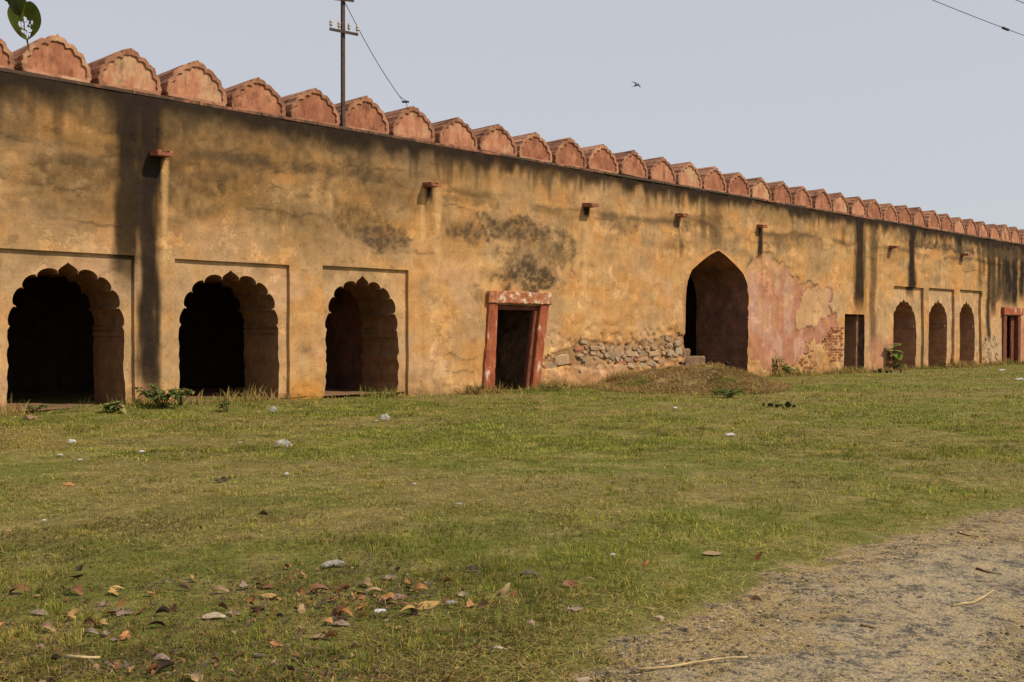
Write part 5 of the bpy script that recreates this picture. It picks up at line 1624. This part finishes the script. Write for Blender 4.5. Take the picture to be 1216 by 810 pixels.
# straw and cut stalks lying flat on lawn and track
NS = 120000
ypx = RNG.uniform(30, 520, NS); Ys = F * EYE / ypx; Xs = RNG.uniform(-0.6, 0.64, NS) * Ys * 1.08
t, u = xy2wall(Xs, Ys)
sp = path_mask(Xs, Ys)
k = (u < -0.05) & ((sp > 0.0) | (RNG.random(NS) < 0.75 * sm(.4, .62, fbm(Xs * .9, Ys * .9, 621))))
Xs, Ys, sp = Xs[k], Ys[k], sp[k]
cS = np.repeat(STRAW[None], len(Xs), 0) * (0.75 + 0.65 * RNG.random(len(Xs)))[:, None]
cS = lerp(cS, (RNG.random(len(Xs)) < .25) * .7, BROWN)
tag(blades('straw', Xs, Ys, ground_h(Xs, Ys) + 0.012 + 0.016 * RNG.random(len(Xs)) * (sp < 0) , 0.03 + 0.07 * RNG.random(len(Xs)) ** 2, np.maximum(0.0013, Ys * 0.0003), np.full(len(Xs), 1.45) + RNG.normal(0, .08, len(Xs)), RNG.uniform(0, 6.283, len(Xs)), cS, M['grass']), kind='stuff')

# longer grass and dead stalks along the foot of the wall
NF = 26000
tf = RNG.uniform(-4, 56, NF); uf = -np.abs(RNG.normal(0, 0.28, NF)) - 0.03
dens = fbm(tf * 1.3, tf * 0, 631, 4)
k = (RNG.random(NF) < sm(.30, .62, dens)) & ~((tf > 12.3) & (tf < 13.7) & (uf > -.1) & (RNG.random(NF) < .6))
tf, uf, dens = tf[k], uf[k], dens[k]
xy = P0[None] + D2[None] * tf[:, None] - N2[None] * uf[:, None]
Xf, Yf = xy[:, 0], xy[:, 1]
nF = len(Xf)
g_ = (RNG.random(nF) < sm(.45, .65, fbm(tf * .6, tf * 0, 633)) * .6)
cF = np.repeat((STRAW * .8)[None], nF, 0); cF = lerp(cF, (RNG.random(nF) < .4) * .8, BROWN); cF = lerp(cF, g_ * .85, GREEN * 1.1)
cF *= (0.7 + 0.6 * RNG.random(nF))[:, None]
hF = (0.06 + 0.32 * RNG.random(nF) ** 3.0) * (0.45 + dens)
tag(blades('wall_foot_grass', Xf, Yf, ground_h(Xf, Yf) + heap_h(Xf, Yf) * .9, hF, np.maximum(0.004, Yf * 0.00034), np.abs(RNG.normal(.65, .35, nF)).clip(0, 1.4), RNG.uniform(0, 6.283, nF), cF, M['grass']), kind='stuff')

# ------------------------------------------------------------------ gravel on the track
NG = 26000
ypx = RNG.uniform(130, 520, NG); Yg = F * EYE / ypx; Xg = RNG.uniform(-0.1, 0.66, NG) * Yg * 1.05
k = (path_mask(Xg, Yg) > 0.05) & (RNG.random(NG) < .2 + .8 * sm(.40, .6, fbm(Xg * 1.3, Yg * 1.3, 641)))
Xg, Yg = Xg[k], Yg[k]; nG = len(Xg)
unit = np.array([(1, 0, 0), (0, 1, 0), (-1, 0, 0), (0, -1, 0), (0, 0, .8), (0, 0, -.5)], float)
ufc = [(0, 1, 4), (1, 2, 4), (2, 3, 4), (3, 0, 4), (1, 0, 5), (2, 1, 5), (3, 2, 5), (0, 3, 5)]
sg = (0.003 + 0.011 * RNG.random(nG) ** 4)
an = RNG.uniform(0, 6.28, nG); ca, sa = np.cos(an), np.sin(an)
un = unit[None] * (1 + RNG.uniform(-.35, .35, (nG, 6, 1))) * sg[:, None, None] * np.array([1.2, .9, .8])
VX = un[:, :, 0] * ca[:, None] - un[:, :, 1] * sa[:, None] + Xg[:, None]; VY = un[:, :, 0] * sa[:, None] + un[:, :, 1] * ca[:, None] + Yg[:, None]
VZ = un[:, :, 2] + (ground_h(Xg, Yg) + 0.014)[:, None]
V = np.stack([VX, VY, VZ], 2).reshape(-1, 3)
fcs = (np.array(ufc)[None] + (np.arange(nG) * 6)[:, None, None]).reshape(-1, 3)
gcol = np.where((RNG.random(nG) < .62)[:, None], np.array([0.088, 0.076, 0.062]), np.array([0.30, 0.25, 0.18])) * (0.6 + .8 * RNG.random(nG))[:, None]
tag(mesh('gravel', V, fcs.tolist(), plaster_mat('gravel_stone', True, bump=0.2), None, False, np.repeat(gcol, 6, 0)), kind='stuff')

# ------------------------------------------------------------------ hay heap in front of the portal
na, nr = 72, 26
V = [];
for i in range(nr + 1):
    s = i / nr
    for j in range(na):
        a = j / na * 2 * math.pi
        da, db = math.cos(a) * s, math.sin(a) * s
        la = da * (4.2 if da < 0 else 3.0); lb = db * (4.2 if db > 0 else 2.3)
        V.append((MC[0] + la * hd[0] - lb * hd[1], MC[1] + la * hd[1] + lb * hd[0], 0))
V = np.array(V)
tm, um = xy2wall(V[:, 0], V[:, 1])
over = np.maximum(0, um + 0.06)                    # keep it in front of the wall
inside_portal = (tm > 20.9) & (tm < 24.3)
V[:, 0] += np.where(inside_portal, 0, over * N2[0]); V[:, 1] += np.where(inside_portal, 0, over * N2[1])
V[:, 2] = ground_h(V[:, 0], V[:, 1]) + heap_h(V[:, 0], V[:, 1]) - 0.012
q_ = [(i * na + j, i * na + (j + 1) % na, (i + 1) * na + (j + 1) % na, (i + 1) * na + j) for i in range(nr) for j in range(na)]
heap = empty('hay_heap', (0, 0, 0))
tag(heap, 'low heap of dry brown hay and earth in front of the large pointed arch', 'hay heap')
mesh('heap_body', V, q_, tri_mat('hay_earth', (0.12, 0.08, 0.034), (0.30, 0.21, 0.085), 2.5, 1.0, 0.8, dist=0.1), heap, True)
NH = 42000
ah = RNG.uniform(0, 6.283, NH); sh_ = np.sqrt(RNG.random(NH)) * 0.98
da, db = np.cos(ah) * sh_, np.sin(ah) * sh_
la = da * np.where(da < 0, 4.2, 3.0); lb = db * np.where(db > 0, 4.2, 2.3)
Xh, Yh = MC[0] + la * hd[0] - lb * hd[1], MC[1] + la * hd[1] + lb * hd[0]
t, u = xy2wall(Xh, Yh); k = u < -0.03; Xh, Yh = Xh[k], Yh[k]; nH = len(Xh)
cH = np.repeat(np.array([[0.31, 0.20, 0.085]]), nH, 0)
cH = lerp(cH, sm(.45, .62, fbm(Xh * 1.6, Yh * 1.1, 651)) * .8, BROWN * .6); cH = lerp(cH, (RNG.random(nH) < .3) * .8, STRAW)
cH = lerp(cH, (sm(.55, .68, fbm(Xh * .9, Yh * .7, 652)) * (heap_h(Xh, Yh) < .35)) * (RNG.random(nH) < .7), GREEN * 1.1)
cH *= (.7 + .6 * RNG.random(nH))[:, None]
blades('hay', Xh, Yh, ground_h(Xh, Yh) + heap_h(Xh, Yh) - .01, .05 + .17 * RNG.random(nH), np.full(nH, .008), RNG.normal(1.25, .25, nH).clip(.2, 1.55), RNG.uniform(0, 6.283, nH), cH, M['grass'], heap)

# ------------------------------------------------------------------ weeds


def broad_leaf(mb, base, dirv, L, wdt, droop):
    d_ = Vector(dirv).normalized(); side = d_.cross(Vector((0, 0, 1)));
    side = side.normalized() if side.length > .01 else Vector((1, 0, 0))
    up = side.cross(d_)
    V = []
    for i in range(6):
        s = i / 5; hw = wdt * math.sin(math.pi * (0.08 + 0.88 * s ** .75)) ** .9
        c_ = Vector(base) + d_ * L * s + Vector((0, 0, -droop * L * s * s))
        for v in (-1, 0, 1): V.append(c_ + side * hw * v + up * abs(v) * hw * .25)
    mb.add(V, [(i * 3 + j, (i + 1) * 3 + j, (i + 1) * 3 + j + 1, i * 3 + j + 1) for i in range(5) for j in range(2)])


def weed(px, py, hgt, spread, nst, lsz, lab, seed, t_u=None, c0=GREEN, name='weed_plant'):
    r = random.Random(seed)
    X_, Y_ = gp(px, py, 0.0)
    t, u = xy2wall(X_, Y_)
    if u > -0.12: X_, Y_ = w2xy(t, -0.15)
    e = empty(name, (X_, Y_, float(ground_h(np.array([X_]), np.array([Y_]))[0]) - 0.01))
    tag(e, lab, 'plant')
    st = MB()
    for k in range(nst):
        a = r.uniform(0, 6.28); rr = spread * math.sqrt(r.random()); h = hgt * r.uniform(.55, 1.0)
        tip = Vector((math.cos(a) * rr, math.sin(a) * rr * .6, h))
        st.tube([(0, 0, 0), tip * .5 + Vector((0, 0, h * .12)), tip], .008, 5, .004)
        for m__ in range(r.randint(3, 6)):
            f_ = r.uniform(.45, 1.0); p = tip * f_ + Vector((0, 0, (1 - f_) * h * .2))
            lb_ = MB(); a2 = r.uniform(0, 6.28)
            broad_leaf(lb_, (0, 0, 0), (math.cos(a2), math.sin(a2), r.uniform(-.2, .6)), lsz * r.uniform(.6, 1.2), lsz * r.uniform(.28, .42), r.uniform(.1, .6))
            cc = np.array(c0) * r.uniform(.9, 1.9) * np.array([r.uniform(.8, 1.3), 1, r.uniform(.7, 1.2)])
            lo = mesh('leaf', lb_.v, lb_.f, M['leafgreen'], e, True, np.repeat(cc[None], len(lb_.v), 0)); lo.location = p
    st.build('stem', M['stem'], e, True)
    return e


weed(135, 495, .28, .24, 7, .19, 'pale green weed with broad sunlit leaves at the first pier', 1, c0=np.array([.17, .19, .07]))
weed(193, 491, .50, .58, 24, .15, 'dark green bushy weed at the foot of the black stain', 2, c0=np.array([.11, .15, .045]))
weed(214, 489, .38, .32, 12, .12, 'yellowish weed just right of the dark bushy weed', 3, c0=np.array([.13, .15, .04]))
weed(1043, 441, 1.15, .55, 9, .34, 'leafy weed as tall as a knee right of the plain doorway', 4, c0=np.array([.15, .19, .05]))
weed(1046, 441, .35, .60, 7, .20, 'low dark weed spreading under the tall leafy weed', 14, c0=np.array([.04, .055, .02]))
weed(910, 447, .45, .40, 10, .16, 'bright green tuft of weed below the pink plaster', 5, c0=np.array([.09, .14, .03]))
weed(866, 472, .28, .80, 14, .15, 'green weed patch on the near side of the hay heap', 6, c0=np.array([.07, .11, .025]))
weed(270, 492, .25, .3, 6, .10, 'small green weed in front of the second arch', 7, c0=np.array([.09, .12, .03]))
weed(1125, 438, .35, .5, 8, .16, 'dry low weed between the far niches', 8, c0=np.array([.12, .11, .04]))
weed(905, 448, .8, .35, 8, .14, 'spindly green weed standing against the pink plaster', 21, c0=np.array([.12, .17, .04]))
weed(8, 492, .22, .3, 8, .09, 'low weed at the left edge below the leftmost arch', 22, c0=np.array([.10, .12, .03]))
weed(660, 466, .30, .5, 8, .10, 'sparse dry weed at the foot of the rubble band', 23, c0=np.array([.16, .14, .05]))
weed(565, 470, .30, .3, 7, .12, 'dry greenish weed left of the leaning door', 9, c0=np.array([.13, .12, .045]))

# ------------------------------------------------------------------ pole on the parapet
tp_, _ = wp(409, 151)
pX, pY = w2xy(tp_, 0.05)
pole = empty('utility_pole', (pX, pY, 0))
tag(pole, 'thin rusty steel pole with insulators standing on the parapet', 'pole')
Zp = pY
zz = lambda y: EYE + (HY - y) / F * Zp
ph = zz(-70)
mb = MB()
wpole = 0.033
mb.box(-wpole, wpole, -wpole * .8, wpole * .8, zz(151), ph)           # rail section: web with two flanges
mb.box(-wpole * 1.15, wpole * 1.15, -wpole * 1.1, -wpole * .801, zz(151), ph)
mb.box(-wpole * 1.15, wpole * 1.15, wpole * .801, wpole * 1.1, zz(151), ph)
po = mb.build('shaft', M['rust'], pole)
po.rotation_euler = (0, 0, WANG)
for (yy, hl, tilt) in ((39.5, 0.34, 0.07), (1.5, 0.24, -0.03)):
    arm = MB(); arm.box(-hl, hl, -0.10, -0.066, -0.03, 0.03)
    a = arm.build('cross_arm', M['rust'], pole); a.location = (0, 0, zz(yy)); a.rotation_euler = (0, tilt, WANG * 0.55)
    for k_ in ((-.92, -.36, .34, .92) if hl > .3 else (-.85, .85)):
        ins = MB(); ins.tube([(0, 0, -.03), (0, 0, .14)], .010, 6)
        ins.lathe([(.022, .08), (.040, .09), (.040, .12), (.026, .135), (.042, .15), (.040, .18), (.024, .215), (.010, .225)], 10)
        io = ins.build('insulator', M['porcelain'], a, True); io.location = (k_ * hl, -0.083, 0.0)
# stay wire from the pole down to a merlon
tq, zq = wp(491, 127)
eX, eY = w2xy(tq, 0.25)
A = Vector((0.03, 0, zz(2))); B = Vector((eX - pX, eY - pY, EYE + (HY - 127) / F * eY))
wire = MB(); pts = []
for i in range(25):
    s = i / 24; p = A.lerp(B, s); p.z -= 0.14 * math.sin(math.pi * s); pts.append(p)
wire.tube(pts[:22], .009, 5)
mid = pts[21]
wire.tube([mid, B + Vector((-.10, 0, .12))], .007, 5); wire.tube([mid, B + Vector((.02, 0, .12))], .007, 5)
wire.tube([B + Vector((-.12, 0, .12)), B + Vector((.05, 0, .12))], .028, 8)
wire.tube([B + Vector((-.03, 0, .12)), B + Vector((0.02, 0, -.06))], .008, 5)
wire.build('stay_wire', M['wire'], pole, True)


# overhead wires at the upper right
def overhead(pa, pb, Za, Zb_, lab, splice=None):
    def P(px, py, Z): return Vector(((px - CX) / F * Z, Z, EYE + (HY - py) / F * Z))
    a, b = P(*pa, Za), P(*pb, Zb_)
    a2 = a + (a - b) * 3.0; b2 = b + (b - a) * 1.6
    c0 = a
    mb = MB(); pts = []
    for i in range(49):
        s = i / 48; p = a2.lerp(b2, s)
        sag = ((p - a).length * (p - b).length) * (-1 if (p - a).length + (p - b).length <= (a - b).length * 1.0001 else 1) * 0.004
        pts.append(p + Vector((0, 0, sag)) - c0)
    mb.tube(pts, .008, 5)
    o = mb.build('overhead_wire', M['wire'], None, True); o.location = c0
    if splice:
        q_ = a.lerp(b, splice); d_ = (b - a).normalized()
        sp_ = MB(); sp_.tube([q_ - d_ * .12 - c0 - Vector((0, 0, .012)), q_ + d_ * .12 - c0 - Vector((0, 0, .012))], .03, 7)
        sp_.build('splice', M['wire'], o, True)
    tag(o, lab, 'wire', 'overhead wires')


overhead((1105, 0), (1216, 43), 22, 24, 'longer overhead wire with a dark splice, at the upper right', 0.78)
overhead((1204, 0), (1216, 4.8), 22, 22.3, 'overhead wire cutting the top right corner')

# ------------------------------------------------------------------ crow in flight


def crow():
    Zc = 42.0
    c0 = Vector(((755.5 - CX) / F * Zc, Zc, EYE + (HY - 101.5) / F * Zc))
    e = empty('bird', c0)
    e.scale = (.72, .72, .72)
    tag(e, 'black bird flying above the parapet with its wings raised', 'bird')
    fw = Vector((0.72, 0.50, 0.42)).normalized()
    prof = [(-.24, .006), (-.17, .028), (-.08, .050), (0, .058), (.07, .048), (.11, .034), (.15, .036), (.185, .028), (.205, .010), (.245, .003)]
    a = fw.orthogonal().normalized(); b = fw.cross(a); V = []; n = 10
    for x, r_ in prof: V += [fw * x + (a * math.cos(k * .6283) + b * math.sin(k * .6283)) * r_ for k in range(n)]
    Fc = [(i * n + k, i * n + (k + 1) % n, (i + 1) * n + (k + 1) % n, (i + 1) * n + k) for i in range(len(prof) - 1) for k in range(n)]
    Fc += [tuple(range(n))[::-1], tuple((len(prof) - 1) * n + k for k in range(n))]
    mesh('body', V, Fc, M['bird'], e, True)
    side = fw.cross(Vector((0, 0, 1))).normalized(); up = side.cross(fw)

    def wing(s, lift, name):
        V = []
        for k in range(7):
            f_ = k / 6; span = .34 * f_
            ch = .11 * (1 - .55 * f_ ** 1.6)
            p = side * s * span * math.cos(lift) + up * span * math.sin(lift) + fw * (.05 + .05 * math.sin(f_ * 3.1) - .10 * f_ * f_)
            nrm = (up * math.cos(lift) - side * s * math.sin(lift)).normalized() * .006 * (1.2 - f_)
            V += [p + fw * ch * .45 + nrm, p + nrm * 1.6, p - fw * ch * .7, p - nrm]
        Fc = [(k * 4 + j, (k + 1) * 4 + j, (k + 1) * 4 + (j + 1) % 4, k * 4 + (j + 1) % 4) for k in range(6) for j in range(4)] + [(0, 1, 2, 3), (27, 26, 25, 24)]
        mesh(name, V, Fc, M['bird'], e, False)
    wing(1, -.55, 'wing'); wing(-1, .9, 'wing')
    T = [fw * -.20 + side * .02, fw * -.20 - side * .02, fw * -.36 - side * .05, fw * -.36 + side * .05]
    mesh('tail', [p + up * .006 for p in T] + [p - up * .006 for p in T], [(0, 1, 2, 3), (7, 6, 5, 4), (0, 4, 5, 1), (1, 5, 6, 2), (2, 6, 7, 3), (3, 7, 4, 0)], M['bird'], e)


crow()

# ------------------------------------------------------------------ leafy twig hanging in at the upper left


def hang_leaf(parent, px, py_top, py_bot, py_tip, wpx, Z, tone, holes, yaw, seed):
    r = random.Random(seed)
    k = Z / F
    H_, Wd, tip = (py_bot - py_top) * k, wpx * k, (py_tip - py_bot) * k
    nu, nv = 44, 44
    V = {}; verts = []; Fc = []
    for i in range(nu + 1):
        s = i / nu                                   # 0 at the stalk, 1 at the base of the drip tip
        hw = Wd / 2 * (math.sin(math.pi * (0.06 + 0.94 * s ** 0.85)) ** .62) * (1.0 if s < .5 else 1.0)
        hw = max(hw, 0.0035)
        for j in range(nv + 1):
            v = j / nv * 2 - 1
            x = v * hw + 0.10 * Wd * math.sin(s * 2.2) * 0.4
            verts.append((x, -abs(v) * hw * .28 + .006 * math.sin(s * 7 + v * 3), -s * H_))
    hl = [(-.05, .47, .10, .07), (.12, .55, .085, .055), (-.42, .60, .08, .085), (-.24, .62, .085, .10), (.0, .64, .10, .10), (.42, .56, .06, .05), (.28, .63, .035, .03), (.32, .76, .15, .035), (.2, .71, .12, .035), (-.30, .79, .13, .045),
          (-.1, .82, .10, .05), (.12, .80, .09, .07), (.05, .90, .09, .06), (.28, .86, .09, .05), (-.12, .42, .04, .03)] if holes else []
    for i in range(nu):
        for j in range(nv):
            s = (i + .5) / nu; v = ((j + .5) / nv * 2 - 1)
            if any(((v - a) / c_) ** 2 + ((s - b) / d_) ** 2 < 1 + r.uniform(-.25, .25) for a, b, c_, d_ in hl): continue
            Fc.append((i * (nv + 1) + j, i * (nv + 1) + j + 1, (i + 1) * (nv + 1) + j + 1, (i + 1) * (nv + 1) + j))
    b = len(verts); xo = verts[nu * (nv + 1) + nv // 2][0]
    for i in range(6):
        s = i / 5; w_ = .0035 * (1 - s * .7); verts += [(xo - w_ + .006 * s, 0, -H_ - tip * s), (xo + w_ + .006 * s, 0, -H_ - tip * s)]
    Fc += [(b + 2 * i, b + 2 * i + 1, b + 2 * i + 3, b + 2 * i + 2) for i in range(5)]
    cc = np.repeat(np.array(tone)[None], len(verts), 0)
    vv = np.array(verts)
    cc = cc * (0.8 + 0.5 * fbm(vv[:, 0] * 60, vv[:, 2] * 60, seed))[:, None]
    if holes:      # browned tissue round the eaten holes
        ss = -vv[:, 2] / H_
        cc = lerp(cc, (np.abs(ss - .72) < .25) * (np.abs(vv[:, 0]) < Wd * .2) * (fbm(vv[:, 0] * 90, vv[:, 2] * 90, 5) > .52) * .8, np.array([.10, .03, .03]))
    o = mesh('leaf', verts, Fc, M['leafgreen'], parent, True, cc)
    o.location = ((px - CX) / F * Z, Z, EYE + (HY - py_top) / F * Z)
    o.rotation_euler = (0.1, 0, yaw)
    return o


Zl = 3.6
twig = empty('leafy_twig', (0, 0, 0))
tag(twig, 'green heart shaped leaves hanging into the upper left corner, one eaten into holes', 'twig')
hang_leaf(twig, 30, 2, 47, 61, 38, Zl, (.085, .105, .012), True, 0.1, 1)
hang_leaf(twig, 19, -30, 18, 24, 34, Zl - .06, (.045, .060, .010), False, -0.35, 2)
hang_leaf(twig, 6, -44, 2, 10, 34, Zl - .02, (.05, .07, .012), False, -0.6, 3)
mb = MB()
P_ = lambda px, py, z=Zl: ((px - CX) / F * z, z, EYE + (HY - py) / F * z)
mb.tube([P_(-260, -260), P_(-120, -170), P_(-30, -120), P_(20, -90), P_(45, -70)], .012, 7, .004)
mb.tube([P_(20, -90), P_(30, -40), P_(31, 2)], .0025, 5); mb.tube([P_(-30, -120), P_(5, -70), P_(17, -30, Zl - .06)], .0025, 5); mb.tube([P_(-60, -137), P_(-20, -80), P_(5, -44, Zl - .02)], .0025, 5)
mb.build('branch', M['bark'], twig, True)
